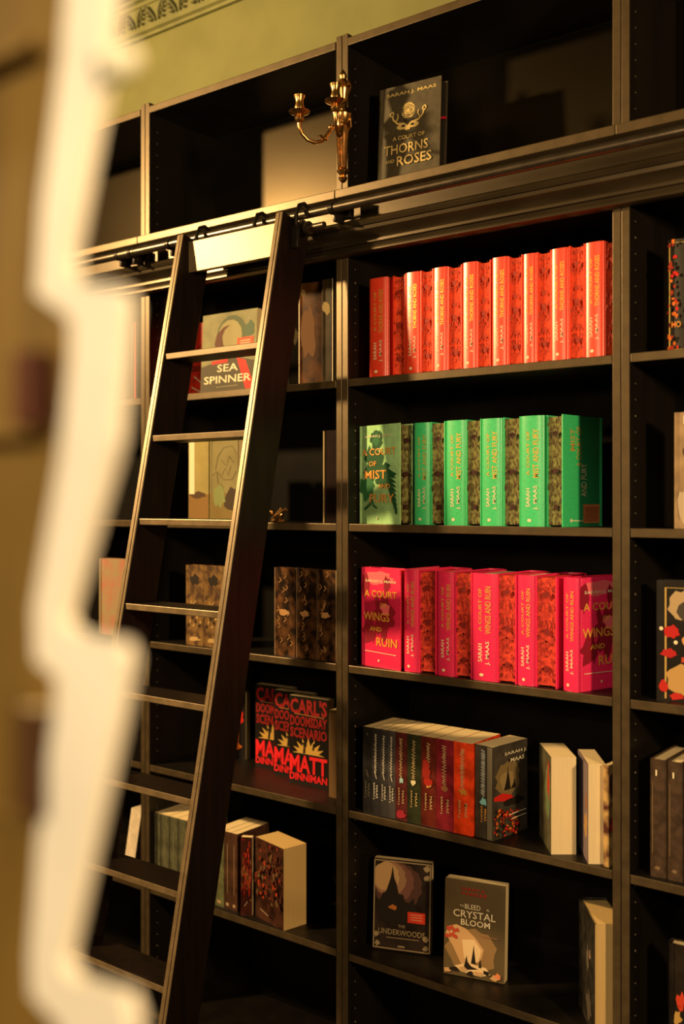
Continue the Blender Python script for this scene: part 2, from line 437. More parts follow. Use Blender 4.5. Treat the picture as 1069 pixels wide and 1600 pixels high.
class Book:
    def __init__(s, label, W, H, T, cover, pages=None, soft=False, group=None, name='book', open_deg=0, edge=None):
        s.W, s.H, s.T = W, H, T; s.soft = soft
        s.root = thing(name, label, 'book', group=group)
        pages = pages or PAGE
        h = T/2; y0 = -W/2; y1 = W/2
        th = 0.0005 if soft else 0.0026
        s.bulge = 0.0 if soft else min(0.006, T*0.14)
        n = 8; out = []; inn = []
        if soft:
            out = [(-h, y1), (-h, y0), (h, y0), (h, y1)]
            inn = [(-h+th, y1), (-h+th, y0+th), (h-th, y0+th), (h-th, y1)]
        else:
            hinge = 0.009
            L = [(h, y1), (h, y0+hinge+0.004), (h-0.0022, y0+hinge), (h-0.0002, y0+hinge-0.005)]
            arc = [(h*math.cos(PI*i/n)*1.0, y0-s.bulge*math.sin(PI*i/n)) for i in range(0, n+1)]
            out = L + arc + [(-x, y) for x, y in L[::-1]]
            Li = [(h-th, y1), (h-th, y0+hinge+0.004), (h-th-0.002, y0+hinge), (h-th, y0+hinge-0.004)]
            arci = [((h-th)*math.cos(PI*i/n), y0+0.0015-s.bulge*math.sin(PI*i/n)*0.95) for i in range(0, n+1)]
            inn = Li + arci + [(-x, y) for x, y in Li[::-1]]
        bm = bmesh.new()
        A = [bm.verts.new((x, y, 0)) for x, y in out]; B = [bm.verts.new((x, y, 0)) for x, y in inn]
        A2 = [bm.verts.new((x, y, H)) for x, y in out]; B2 = [bm.verts.new((x, y, H)) for x, y in inn]
        for i in range(len(out)-1):
            bm.faces.new((A[i], A[i+1], A2[i+1], A2[i])); bm.faces.new((B[i], B2[i], B2[i+1], B[i+1]))
            bm.faces.new((A[i], B[i], B[i+1], A[i+1])); bm.faces.new((A2[i], A2[i+1], B2[i+1], B2[i]))
        for i in (0, -1): bm.faces.new((A[i], A2[i], B2[i], B[i]))
        s.cover = link('cover', bm, cover, s.root, not soft)
        g = 0.0 if soft else 0.0035
        yy = y1-(0.0004 if soft else 0.004)
        hh = h-th-0.0002
        prof = [(-hh, y0+th+0.0012), (hh, y0+th+0.0012)]
        for i in range(7):
            a = i/6; x = hh-2*hh*a; prof.append((x, yy-(0.0 if soft else 0.005*math.sin(PI*a))))
        bm = bmesh.new(); prism(bm, prof, g, H-(g or 0.0002), 'Z')
        s.pages = link('page_block', bm, pages if edge is None else [pages], s.root)
        s.th = th
    def face(s, which):
        h = s.T/2; y0 = -s.W/2; y1 = s.W/2
        if which == 'front': return Face((h, y0, 0), (0, 1, 0), (0, 0, 1), s.W, s.H)
        if which == 'back': return Face((-h, y1, 0), (0, -1, 0), (0, 0, 1), s.W, s.H)
        if which == 'spine': return Face((-h, y0-s.bulge, 0), (1, 0, 0), (0, 0, 1), s.T, s.H)
        if which == 'fore': return Face((h-s.th, y1-(0.0004 if s.soft else 0.0038), 0), (-1, 0, 0), (0, 0, 1), s.T-2*s.th, s.H)
    def put(s, x, y, z, rz, rx=0):
        s.root.location = (x, y, z); s.root.rotation_euler = (0, 0, rz)
        if rx:
            M = Matrix.Translation((x, y, z)) @ Matrix.Rotation(rz, 4, 'Z') @ rx
            s.root.matrix_world = M
            s.root.location = M.to_translation(); s.root.rotation_euler = M.to_euler()
        return s
def dup(root, x, y, z, rz, label):
    r = root.copy(); COL.objects.link(r); r.location = (x, y, z); r.rotation_euler = (0, 0, rz); r['label'] = label
    for ch in root.children:
        c = ch.copy(); COL.objects.link(c); c.parent = r
        for gch in ch.children:
            d = gch.copy(); COL.objects.link(d); d.parent = c
    return r
ORD = ['leftmost', 'second', 'third', 'fourth', 'fifth', 'sixth', 'seventh', 'eighth', 'ninth', 'tenth']
def ordl(i, what): return ('leftmost ' if i == 0 else ORD[i]+'-from-left ')+what

def faceout(px0, px1, Y0, z, W=None, al=None):
    """left-front corner seen at px0 on plane Y0; find width or turn so the right corner is at px1. returns centre of front face line"""
    x0 = XP(px0, Y0)
    if W is None:
        lo, hi = 0.02, 0.5
        for _ in range(50):
            m = (lo+hi)/2
            if pxof(x0+m*math.cos(al), Y0+m*math.sin(al)) < px1: lo = m
            else: hi = m
        W = lo
    if al is None:
        lo, hi = math.radians(-50), math.radians(37)
        for _ in range(50):
            m = (lo+hi)/2
            if pxof(x0+W*math.cos(m), Y0+W*math.sin(m)) < px1: lo = m
            else: hi = m
        al = lo
    return x0, W, al
def place_faceout(b, x0, Y0, z, al, lean=0.0):
    """front cover (+X face) looks towards the room; left edge = spine at (x0,Y0)"""
    c, s_ = math.cos(al), math.sin(al)
    # local +Y -> world (c,s); local +X -> world (s,-c)
    cx = x0 + c*b.W/2 - s_*b.T/2; cy = Y0 + s_*b.W/2 + c*b.T/2
    rz = al-PI/2
    R = Matrix.Rotation(rz, 4, 'Z')
    if lean:      # lean backwards about the front... tilt top towards the wall
        L = Matrix.Translation((0, 0, math.sin(lean)*b.T/2)) @ Matrix.Rotation(-lean, 4, 'Y')
        M = Matrix.Translation((cx, cy, z)) @ R @ L
    else: M = Matrix.Translation((cx, cy, z)) @ R
    b.root.location = M.to_translation(); b.root.rotation_euler = M.to_euler()

def ornament(F, m, rows=3, seed=1, dens=9, m2=None):
    """mirror-symmetric curls and leaves printed on a page edge"""
    rn = random.Random(seed)
    for r in range(rows):
        v0 = (r+0.5)/rows
        F.blob(m, 0.5, v0, 0.20, 0.045/rows*2, 10, 0.45, seed+r)
        for k in range(dens):
            u = rn.uniform(0.08, 0.46); v = v0+rn.uniform(-0.46, 0.46)/rows; a = rn.uniform(0, PI); l = rn.uniform(0.06, 0.2)
            q = [(u+l*math.cos(a)*t*(1-0.5*t), v+l*0.30*math.sin(a+t*1.8)*t) for t in (0, 0.33, 0.66, 1)]
            q = [(min(0.49, max(0.03, x)), min(0.985, max(0.015, y))) for x, y in q]
            F.stroke(m2 if (m2 and k % 2) else m, q, 0.0022); F.stroke(m2 if (m2 and k % 2) else m, [(1-x, y) for x, y in q], 0.0022)
    return F

# ------------------------------------------------------------------ the three colour rows
YB = 0.012
def sprayed(key, rgb, rgb2):
    return mat(key, rgb, 0.7, rgb2=rgb2, scale=120, lo=0.42, hi=0.60)
BH = 0.243
COVW = 0.155
def row(bounds, z, kinds, cover, edge_m, inkm, colour, titles, n_off, seed, spine_ink, T0, where):
    spi = None; fo = None; ns = nf = 0
    grp = colour+' hardcovers in one row'
    for i, ((a, b), k) in enumerate(zip(bounds, kinds)):
        xa = XP(a, YB); xb = XP(b, YB); T = xb-xa; xc = (xa+xb)/2
        if k == 's':
            lab = ordl(ns, colour+' hardcover standing spine out')+', '+where; ns += 1
            if spi is None:
                B = Book(lab, COVW, BH, T0, cover, group=grp); B.bulge_ = 1
                F = B.face('spine')
                F.text(spine_ink, titles[1], 0.36, 0.66, 0.40, 0.13, 'up')
                F.text(GOLD, titles[2], 0.68, 0.66, 0.44, 0.24, 'up')
                F.text(CREAMINK, 'SARAH', 0.36, 0.26, 0.17, 0.17, 'up')
                F.text(CREAMINK, 'J. MAAS', 0.68, 0.26, 0.22, 0.20, 'up')
                F.disc(CREAMINK, 0.42, 0.055, 0.0035).done('spine_lettering', B.root)
                spi = B.root; r = spi
            else: r = dup(spi, 0, 0, 0, 0, lab)
            rz = 0
        else:
            lab = ordl(nf, colour+' hardcover turned fore-edge out')+', '+where; nf += 1
            if fo is None:
                B = Book(lab, COVW, BH, T0, cover, edge_m, group=grp)
                ornament(B.face('fore'), inkm, 3, seed).done('edge_print', B.root)
                fo = B.root; r = fo
            else: r = dup(fo, 0, 0, 0, 0, lab)
            rz = PI
        sc = T/T0*0.985
        jy = random.uniform(-0.001, 0.003)
        r.location = (xc, YB+COVW/2+(0.004 if k == 's' else 0.003)+jy, z); r.rotation_euler = (0, 0, rz); r.scale = (sc, 1, 1+random.uniform(-0.006, 0.006))
RED = mat('red_cloth', (0.88, 0.055, 0.018), 0.32, var=0.08, scale=200, bump=0.03, spec=0.9)
REDE = sprayed('red_sprayed_edge', (0.85, 0.075, 0.022), (0.60, 0.055, 0.02))
REDI = flat((0.36, 0.03, 0.014))
GRN = mat('mint_green_cloth', (0.050, 0.62, 0.22), 0.32, var=0.08, scale=200, bump=0.03, spec=0.9)
GRNL = mat('pale_green_cloth', (0.40, 0.74, 0.34), 0.4, var=0.12, scale=40)
GRNE = sprayed('olive_sprayed_edge', (0.24, 0.24, 0.075), (0.12, 0.10, 0.035))
GRNI = flat((0.045, 0.014, 0.010))
PNK = mat('pink_cloth', (0.85, 0.022, 0.12), 0.32, var=0.08, scale=200, bump=0.03, spec=0.9)
PNKE = sprayed('coral_sprayed_edge', (0.72, 0.060, 0.030), (0.45, 0.03, 0.02))
PNKI = flat((0.22, 0.014, 0.012))

rb = [(576, 605), (612, 632), (632, 656), (656, 676), (676, 699), (699, 721), (721, 745), (745, 766), (767, 793), (793, 815), (815, 837), (837, 859.5), (860, 888), (888, 913), (913, 943.5), (943.5, 968)]
row(rb, SHELVES[0], ['s', 'f']*8, RED, REDE, REDI, 'red', ('', 'A COURT OF', 'THORNS AND ROSES'), 0, 11, GOLD, 0.036, 'middle case top shelf')
gb = [(645.5, 672), (672, 695), (695, 727), (727, 751), (751, 784), (784.5, 812), (812, 850)]
row(gb, SHELVES[1], ['s', 'f', 's', 'f', 's', 'f', 's'], GRN, GRNE, GRNI, 'green', ('', 'A COURT OF', 'MIST AND FURY'), 0, 21, GOLD, 0.040, 'green row')
pb = [(629.5, 652.5), (652.5, 680.5), (681, 709.5), (709.5, 736.5), (737, 776), (776, 806.5), (807, 834), (834.5, 869)]
row(pb, SHELVES[2], ['s', 'f']*4, PNK, PNKE, PNKI, 'pink', ('', 'A COURT OF', 'WINGS AND RUIN'), 0, 31, GOLD, 0.041, 'pink row')

# face-out green book at the left of its row
W = COVW; T = 0.042
b = Book('pale green hardcover shown cover out with a dark tree and gold title', W, BH, T, GRNL, GRNE, group='green hardcovers in one row')
F = b.face('front'); DG = flat((0.015, 0.085, 0.030)); DG2 = flat((0.03, 0.16, 0.06))
F.blob(DG, 0.44, 0.86, 0.16, 0.09, 20, 0.25, 3).blob(DG2, 0.42, 0.86, 0.09, 0.06, 14, 0.3, 4)
F.blob(DG, 0.36, 0.62, 0.22, 0.17, 26, 0.35, 5).blob(DG, 0.60, 0.50, 0.26, 0.10, 24, 0.45, 6).blob(DG2, 0.2, 0.36, 0.18, 0.13, 20, 0.4, 7)
for k in range(9):
    F.poly(DG, [(0.60+k*0.035, 0.52-k*0.045), (0.80+k*0.018, 0.50-k*0.045), (0.92+k*0.004, 0.455-k*0.045), (0.66+k*0.03, 0.47-k*0.045)])
F.stroke(DG, [(0.3, 0.3), (0.28, 0.2), (0.2, 0.17), (0.14, 0.15)], 0.006).stroke(DG, [(0.3, 0.28), (0.36, 0.19), (0.45, 0.16)], 0.005)
ORG = flat((0.80, 0.36, 0.07))
F.text(CREAMINK, 'SARAH J. MAAS', 0.5, 0.885, 0.70, 0.030)
F.text(ORG, 'A COURT', 0.50, 0.73, 0.84, 0.072).text(ORG, 'OF', 0.35, 0.61, 0.18, 0.05).text(ORG, 'MIST', 0.42, 0.50, 0.54, 0.088)
F.text(ORG, 'AND', 0.63, 0.38, 0.30, 0.05).text(ORG, 'FURY', 0.58, 0.26, 0.60, 0.085).disc(CREAMINK, 0.46, 0.06, 0.003)
F.done('cover_art', b.root)
ornament(b.face('fore'), GRNI, 3, 21).done('edge_print', b.root)
al = math.radians(-11)
x0, W_, al = faceout(562, 625, 0.040, 0, W, None)
place_faceout(b, x0, 0.040, SHELVES[1], al)
print('green face angle', math.degrees(al))
# last green: fore-edge out, back cover towards the right
b = Book('green hardcover ending its row, sideways gold lettering and small orange label', W, BH, T, GRN, GRNE, group='green hardcovers in one row')
ornament(b.face('fore'), GRNI, 3, 21).done('edge_print', b.root)
F = b.face('back')
F.text(GOLD, 'A COURT OF', 0.40, 0.72, 0.36, 0.13, 'up').text(GOLD, 'MIST', 0.24, 0.78, 0.2, 0.12, 'up')
F.text(CREAMINK, 'AND FURY', 0.52, 0.42, 0.30, 0.14, 'up').disc(CREAMINK, 0.2, 0.055, 0.004).stroke(CREAMINK, [(0.2, 0.055), (0.5, 0.05)], 0.002)
F.rect(flat((0.75, 0.25, 0.08)), 0.5, 0.03, 0.92, 0.20)
for k in range(8): F.rect(flat((0.25, 0.07, 0.04)), 0.53, 0.05+k*0.017, 0.88, 0.056+k*0.017)
F.done('cover_art', b.root)
def place_end(b, pxc, Y, z, turn):
    """the corner between the front edge and the right cover is seen at pxc; turn opens the right cover towards the room"""
    xc = XP(pxc, Y)
    return xc
xc = XP(879, YB); a = math.radians(-9)       # rotation about Z: right cover direction (sin, cos)
d = Vector((-math.sin(a), math.cos(a))); n = Vector((math.cos(a), math.sin(a)))
c = Vector((xc, YB)) + d*W/2 - n*T/2
b.put(c.x, c.y+0.002, SHELVES[1], a+PI)
# face-out pink book at the left
b = Book('pink hardcover shown cover out at the left end of its row with gold title', 0.134, BH, 0.036, PNK, PNKE, group='pink hardcovers in one row')
def wings(F):
    DP = flat((0.30, 0.010, 0.03)); DP2 = flat((0.95, 0.16, 0.20))
    F.blob(DP2, 0.45, 0.90, 0.34, 0.07, 18, 0.2, 2).blob(DP, 0.12, 0.82, 0.10, 0.13, 18, 0.3, 9).blob(DP, 0.66, 0.84, 0.08, 0.08, 16, 0.3, 10)
    F.blob(DP, 0.56, 0.52, 0.26, 0.20, 24, 0.35, 11).blob(DP, 0.22, 0.36, 0.16, 0.14, 22, 0.35, 12).blob(DP2, 0.62, 0.60, 0.12, 0.06, 14, 0.3, 13)
    F.text(CREAMINK, 'SARAH J. MAAS', 0.5, 0.865, 0.78, 0.034)
    Y_ = flat((0.85, 0.42, 0.05))
    F.text(Y_, 'A COURT', 0.50, 0.74, 0.82, 0.068).text(Y_, 'OF', 0.57, 0.63, 0.16, 0.045).text(Y_, 'WINGS', 0.40, 0.51, 0.66, 0.085)
    F.text(Y_, 'AND', 0.38, 0.385, 0.30, 0.045).text(Y_, 'RUIN', 0.66, 0.26, 0.52, 0.085)
    F.stroke(CREAMINK, [(0.1, 0.155), (0.9, 0.145)], 0.0015).disc(CREAMINK, 0.46, 0.07, 0.003)
F = b.face('front'); wings(F); F.done('cover_art', b.root)
x0, W_, al = faceout(565, 626, 0.030, 0, 0.134, None); print('pink face angle', math.degrees(al))
place_faceout(b, x0, 0.030, SHELVES[2], al)
# last pink: spine out with its front cover seen
b = Book('pink hardcover at the right end of its row, spine and shaded front cover showing', W, BH, T, PNK, PNKE, group='pink hardcovers in one row')
F = b.face('front'); wings(F); F.done('cover_art', b.root)
F = b.face('spine')
F.text(GOLD, 'A COURT OF', 0.36, 0.66, 0.40, 0.13, 'up').text(GOLD, 'WINGS AND RUIN', 0.68, 0.66, 0.44, 0.22, 'up').text(CREAMINK, 'SARAH', 0.36, 0.26, 0.17, 0.17, 'up').text(CREAMINK, 'J. MAAS', 0.68, 0.26, 0.22, 0.20, 'up').disc(CREAMINK, 0.42, 0.055, 0.0035).done('spine_lettering', b.root)
xc = XP(904.5, YB-0.004); a = math.radians(-17)
d = Vector((-math.sin(a), math.cos(a))); n = Vector((math.cos(a), math.sin(a)))
c = Vector((xc, YB-0.004)) + d*W/2 - n*T/2
b.put(c.x, c.y, SHELVES[2], a)

# ------------------------------------------------------------------ black book with the gold rose (upper cabinet)
x0, W_, al = faceout(590, 686, 0.050, 0, None, math.radians(5)); print('thorns W', W_)
zb_ = LEDGE
H_ = 0.256
b = Book('charcoal hardcover with gold rose and mask, alone in the upper cabinet', W_, H_, 0.036, mat('charcoal_cloth', (0.075, 0.062, 0.036), 0.65, var=0.15, scale=60), mat('black_edge_pages', (0.012, 0.009, 0.007), 0.6), group=None)
F = b.face('front'); G = mat('dull_gold_foil', (0.62, 0.46, 0.17), 0.6); CH = flat((0.030, 0.024, 0.016))
F.text(G, 'SARAH J. MAAS', 0.52, 0.915, 0.80, 0.042)
for r, m_ in ((0.019, G), (0.0165, CH), (0.0145, G), (0.0118, CH), (0.0098, G), (0.0070, CH), (0.005, G)): F.blob(m_, 0.48, 0.735, r/F.w, r/F.h, 12, 0.10, int(r*1e4))
for s_ in (-1, 1):
    F.stroke(G, [(0.48+s_*0.06, 0.615), (0.48+s_*0.17, 0.625), (0.48+s_*0.24, 0.67), (0.48+s_*0.27, 0.735)], 0.0042)
    F.stroke(G, [(0.48+s_*0.20, 0.64), (0.48+s_*0.16, 0.69), (0.48+s_*0.17, 0.72)], 0.003)
    F.blob(G, 0.48+s_*0.265, 0.725, 0.035, 0.026, 9, 0.2, 5); F.blob(CH, 0.48+s_*0.265, 0.725, 0.016, 0.013, 8, 0.2, 5)
    F.blob(G, 0.48+s_*0.09, 0.588, 0.085, 0.032, 12, 0.25, 6); F.blob(CH, 0.48+s_*0.075, 0.592, 0.035, 0.012, 10, 0.2, 7)
F.blob(CH, 0.49, 0.645, 0.09, 0.014, 12, 0.1, 8)
F.blob(G, 0.48, 0.565, 0.05, 0.028, 10, 0.25, 9)
F.text(G, 'A COURT OF', 0.50, 0.480, 0.52, 0.040).text(G, 'THORNS', 0.46, 0.375, 0.72, 0.095)
F.text(G, 'AND', 0.20, 0.265, 0.15, 0.032).text(G, 'ROSES', 0.60, 0.255, 0.56, 0.095)
F.done('cover_art', b.root)
place_faceout(b, x0, 0.050, zb_, al, math.radians(3))
bm = bmesh.new(); bx(bm, -0.012, 0.012, b.W/2-0.006, b.W/2+0.0012, 0.150, 0.156, 0.0005, Matrix.Rotation(0.35, 4, 'Y') @ Matrix.Translation((-0.055, 0, -0.004)))
link('red_bookmark', bm, flat((0.5, 0.01, 0.03)), b.root)

# ------------------------------------------------------------------ paperbacks, shelf 4 of the middle case
Z4 = SHELVES[3]
pbs = [((567, 581), (0.012, 0.011, 0.012), 'near-black paperback at the left end of the paperback row', None),
       ((581, 594), (0.022, 0.021, 0.024), 'second paperback of the row, black with white spine script', None),
       ((594, 606), (0.035, 0.033, 0.036), 'third paperback of the row, charcoal with pale spine script', None),
       ((606, 618), (0.055, 0.050, 0.055), 'fourth paperback of the row, grey with pale spine script', None),
       ((618, 636.5), (0.085, 0.016, 0.016), 'paperback with a pale blue figure low on its dark wine spine', (0.35, 0.60, 0.62)),
       ((636.5, 658), (0.028, 0.032, 0.014), 'dark olive paperback with a small white figure on the spine', (0.75, 0.68, 0.45)),
       ((658, 682), (0.11, 0.016, 0.010), 'dark red-brown paperback between the olive and the maroon ones', (0.60, 0.30, 0.10)),
       ((682, 709), (0.20, 0.014, 0.025), 'maroon paperback just left of the bright red one', (0.30, 0.12, 0.05)),
       ((709, 738.5), (0.75, 0.055, 0.010), 'bright red-orange paperback in the paperback row', (0.55, 0.22, 0.03))]
PH = 0.211; PW = 0.132
for i, ((a, c_), rgb, lab, fig) in enumerate(pbs):
    xa, xb = XP(a, YB), XP(c_, YB); T = (xb-xa)*0.985
    b = Book(lab, PW, PH, T, mat('paperback_%s' % ['night', 'black', 'charcoal', 'grey', 'wine', 'olive', 'rust', 'maroon', 'red'][i], rgb, 0.4, var=0.35, scale=35), soft=True, group='paperbacks on the fourth shelf')
    F = b.face('spine'); ink = flat((0.62, 0.58, 0.50) if i in (1, 2, 3) else ((0.55, 0.40, 0.20) if i > 0 else (0.10, 0.09, 0.07)))
    rn = random.Random(i)
    v = 0.93
    while v > (0.50 if i else 0.9):
        l = rn.uniform(0.012, 0.03)
        F.stroke(ink, [(0.36+rn.uniform(-.05, .05), v), (0.60, v-l*0.5), (0.42, v-l)], 0.0018); v -= l+0.008
    if fig: F.blob(flat(fig), 0.5, 0.46, 0.22, 0.035, 9, 0.5, i+3)
    else: F.stroke(ink, [(0.4, 0.50), (0.62, 0.42)], 0.002)
    if i == 4: F.blob(flat((0.35, 0.02, 0.04)), 0.5, 0.07, 0.4, 0.05, 12, 0.2, 2)
    if i == 6: F.blob(flat((0.30, 0.018, 0.01)), 0.35, 0.62, 0.26, 0.13, 22, 0.2, 2).blob(flat((0.40, 0.02, 0.01)), 0.5, 0.5, 0.3, 0.04, 22, 0.2, 3)
    F.text(ink, 'SARAH J.', 0.32, 0.27, 0.20, 0.16 if i > 3 else 0.24, 'down').text(ink, 'MAAS', 0.68, 0.27, 0.15, 0.16 if i > 3 else 0.24, 'down')
    F.done('spine_lettering', b.root)
    b.put((xa+xb)/2, YB+PW/2, Z4, 0)
# tenth: with its front cover seen
xa, xb = XP(738.5, YB), XP(770, YB); T = (xb-xa)
a = math.radians(-8)
b = Book('thick dark paperback ending the row, front cover with a tower and fiery flowers', PW, PH, T*0.97, mat('paperback_dusk', (0.060, 0.050, 0.036), 0.42, var=0.3, scale=30), soft=True, group='paperbacks on the fourth shelf')
F = b.face('front')
F.blob(flat((0.22, 0.15, 0.06)), 0.42, 0.62, 0.34, 0.20, 20, 0.15, 1)
F.blob(flat((0.32, 0.22, 0.09)), 0.40, 0.60, 0.2, 0.11, 18, 0.15, 2)
TW = flat((0.018, 0.012, 0.008))
F.poly(TW, [(0.30, 0.50), (0.50, 0.50), (0.47, 0.60), (0.44, 0.68), (0.42, 0.76), (0.40, 0.68), (0.37, 0.60)]).poly(TW, [(0.5, 0.5), (0.66, 0.5), (0.63, 0.56), (0.60, 0.62), (0.58, 0.56)])
RR = flat((0.65, 0.02, 0.012)); OO = flat((0.75, 0.17, 0.02))
F.poly(RR, [(0.02, 0.46), (0.25, 0.48), (0.5, 0.44), (0.58, 0.40), (0.4, 0.38), (0.2, 0.40), (0.02, 0.42)]).blob(TW, 0.6, 0.36, 0.3, 0.045, 14, 0.2, 3)
rn = random.Random(5)
for k in range(90):
    uu = rn.uniform(0.03, 0.66); F.blob((RR, OO, flat((0.30, 0.03, 0.01)), TW)[k % 4], uu, rn.uniform(0.02, 0.34-0.12*uu), rn.uniform(0.018, 0.045), rn.uniform(0.008, 0.020), 7, 0.45, k)
F.text(CREAMINK, 'SARAH J.', 0.55, 0.905, 0.64, 0.042).text(CREAMINK, 'MAAS', 0.60, 0.83, 0.40, 0.042)
F.stroke(CREAMINK, [(0.35, 0.245), (0.85, 0.25)], 0.0022).stroke(CREAMINK, [(0.42, 0.195), (0.85, 0.20)], 0.0022)
F.done('cover_art', b.root)
F = b.face('spine'); wi = flat((0.55, 0.58, 0.55)); rn = random.Random(77); v = 0.95
while v > 0.48:
    l = rn.uniform(0.015, 0.035); F.stroke(wi, [(0.34, v), (0.56, v-l*0.4), (0.38, v-l*0.7), (0.54, v-l)], 0.0022); v -= l+0.006
F.blob(flat((0.25, 0.60, 0.66)), 0.5, 0.40, 0.18, 0.045, 9, 0.4, 3).rect(flat((0.18, 0.15, 0.10)), 0.70, 0.0, 0.98, 1.0)
F.text(ORG, 'SARAH J.', 0.38, 0.26, 0.18, 0.13, 'down').text(ORG, 'MAAS', 0.6, 0.26, 0.13, 0.13, 'down').done('spine_lettering', b.root)
d = Vector((-math.sin(a), math.cos(a))); n = Vector((math.cos(a), math.sin(a)))
c = Vector((xb, YB)) + d*PW/2 - n*T*0.97/2
b.put(c.x+0.001, c.y, Z4, a)

def corner_book(b, px, Y, z, a, face='fore'):
    """fore-edge faces the room; the left cover/fore-edge corner is seen at px on plane Y. a = extra turn (ccw)"""
    xc = XP(px, Y); d = Vector((-math.sin(a), math.cos(a))); n = Vector((math.cos(a), math.sin(a)))
    c = Vector((xc, Y)) + d*b.W/2 + n*b.T/2
    b.put(c.x, c.y, z, a+PI)
    return b
def widthT(px0, px1, Y, a):
    return faceout(px0, px1, Y, 0, None, a)[1]
# the loose ones turned fore-edge out; their left cover (front) is seen when turned ccw strongly
def loose(label, px0, pxc, px1, Y, z, Wd, H, covm, pagem, soft, a, art=None, group=None):
    """pxc = corner between left cover and fore-edge ; px1 = right end of fore-edge"""
    T_ = widthT(pxc, px1, Y, a)
    b = Book(label, Wd, H, T_, covm, pagem, soft=soft, group=group)
    if art:
        F = b.face('front'); art(F); F.done('cover_art', b.root)
    corner_book(b, pxc, Y, z, a); return b
def arta(F):
    F.blob(flat((0.14, 0.20, 0.09)), 0.75, 0.6, 0.22, 0.3, 18, 0.2, 1).blob(flat((0.50, 0.04, 0.02)), 0.8, 0.72, 0.08, 0.22, 14, 0.4, 2)
def artb(F):
    F.rect(flat((0.20, 0.15, 0.17)), 0.02, 0.02, 0.98, 0.98).blob(flat((0.45, 0.26, 0.10)), 0.8, 0.35, 0.16, 0.14, 16, 0.4, 1).blob(flat((0.30, 0.12, 0.06)), 0.85, 0.6, 0.1, 0.08, 12, 0.4, 4)
# with the turn a (clockwise from above = negative) the left cover comes into view; covers show a thin strip
def solve_loose(px0, pxc, Y, Wd):
    # choose the turn so that the back edge of the left cover is seen at px0
    xc = XP(pxc, Y); lo, hi = math.radians(20), math.radians(88)
    for _ in range(50):
        m = (lo+hi)/2
        if pxof(xc-math.sin(m)*Wd, Y+math.cos(m)*Wd) > px0: lo = m
        else: hi = m
    return lo
for lab, p0, pc, p1, Y, Wd, H, cov, art in (
    ('cream-edged paperback turned pages out with a mossy cover, beside the tower book', 843, 861, 901, 0.012, PW, PH, mat('cover_moss', (0.10, 0.09, 0.05), 0.45, var=0.3, scale=30), arta),
    ('cream-edged paperback turned pages out with a lilac cover, nearer the right pillar', 903, 919, 947, 0.006, PW, PH, mat('cover_lilac', (0.22, 0.16, 0.18), 0.45, var=0.3, scale=30), artb)):
    a = solve_loose(p0, pc, Y, Wd); print('loose', lab[:20], math.degrees(a))
    loose(lab, p0, pc, p1, Y, Z4, Wd, H, cov, PAGE, True, a, art, 'loose books turned pages out on the fourth shelf')
# colourful cover beside the pillar
x0 = 0.6925
b = Book('book with a mottled red and gold cover half hidden by the right pillar', PW, 0.213, 0.012, mat('cover_mottled', (0.60, 0.38, 0.14), 0.45, rgb2=(0.10, 0.03, 0.02), scale=30, lo=0.4, hi=0.6), soft=True)
F = b.face('front'); F.blob(flat((0.50, 0.02, 0.03)), 0.12, 0.40, 0.08, 0.06, 10, 0.3, 1).blob(flat((0.06, 0.02, 0.02)), 0.1, 0.8, 0.08, 0.12, 10, 0.3, 2).done('cover_art', b.root)
place_faceout(b, x0, 0.012, Z4, math.radians(86))

# ------------------------------------------------------------------ bottom-visible shelf of the middle case
Z5 = SHELVES[4]
x0, W_, al = faceout(582, 673, 0.060, 0, None, math.radians(20)); print('underwoods W', W_)
b = Book('dark book with a spired castle silhouette and red sticker, standing face out', W_, 0.222, 0.022, mat('cover_umber', (0.028, 0.018, 0.014), 0.42, var=0.4, scale=25), soft=True)
F = b.face('front'); SK = flat((0.55, 0.34, 0.16)); SK2 = flat((0.20, 0.085, 0.065)); FR = flat((0.36, 0.27, 0.15))
F.blob(flat((0.10, 0.045, 0.035)), 0.42, 0.72, 0.42, 0.26, 30, 0.06, 1).blob(SK2, 0.36, 0.76, 0.34, 0.22, 30, 0.06, 1).blob(flat((0.36, 0.20, 0.11)), 0.28, 0.79, 0.28, 0.19, 30, 0.06, 2).blob(SK, 0.22, 0.81, 0.22, 0.16, 30, 0.06, 2)
F.poly(TW, [(0.10, 0.50), (0.16, 0.62), (0.22, 0.64), (0.27, 0.74), (0.30, 0.80), (0.33, 0.93), (0.36, 0.80), (0.40, 0.74), (0.44, 0.63), (0.52, 0.62), (0.55, 0.55), (0.62, 0.54), (0.70, 0.60), (0.72, 0.50), (0.80, 0.44), (0.85, 0.30), (0.10, 0.30)])
F.blob(flat((0.50, 0.16, 0.03)), 0.35, 0.475, 0.07, 0.028, 10, 0.3, 3)
F.rect(flat((0.70, 0.045, 0.02)), 0.60, 0.325, 0.90, 0.445)
for k in range(3): F.stroke(flat((0.75, 0.35, 0.2)), [(0.65, 0.36+k*0.028), (0.85, 0.362+k*0.028)], 0.0018)
F.text(FR, 'THE', 0.50, 0.275, 0.12, 0.030).text(FR, 'UNDERWOODS', 0.50, 0.205, 0.80, 0.062).stroke(FR, [(0.24, 0.14), (0.80, 0.145)], 0.0018)
for p in ([(0.02, 0.02), (0.98, 0.02)], [(0.98, 0.02), (0.98, 0.98)], [(0.98, 0.98), (0.02, 0.98)], [(0.02, 0.98), (0.02, 0.02)]): F.stroke(FR, p, 0.003)
for u, v in ((0.08, 0.07), (0.92, 0.07), (0.92, 0.93), (0.06, 0.17), (0.92, 0.17), (0.92, 0.83)): F.blob(FR, u, v, 0.05, 0.03, 11, 0.5, int(u*90+v*10))
F.rect(FR, 0.44, 0.045, 0.56, 0.065)
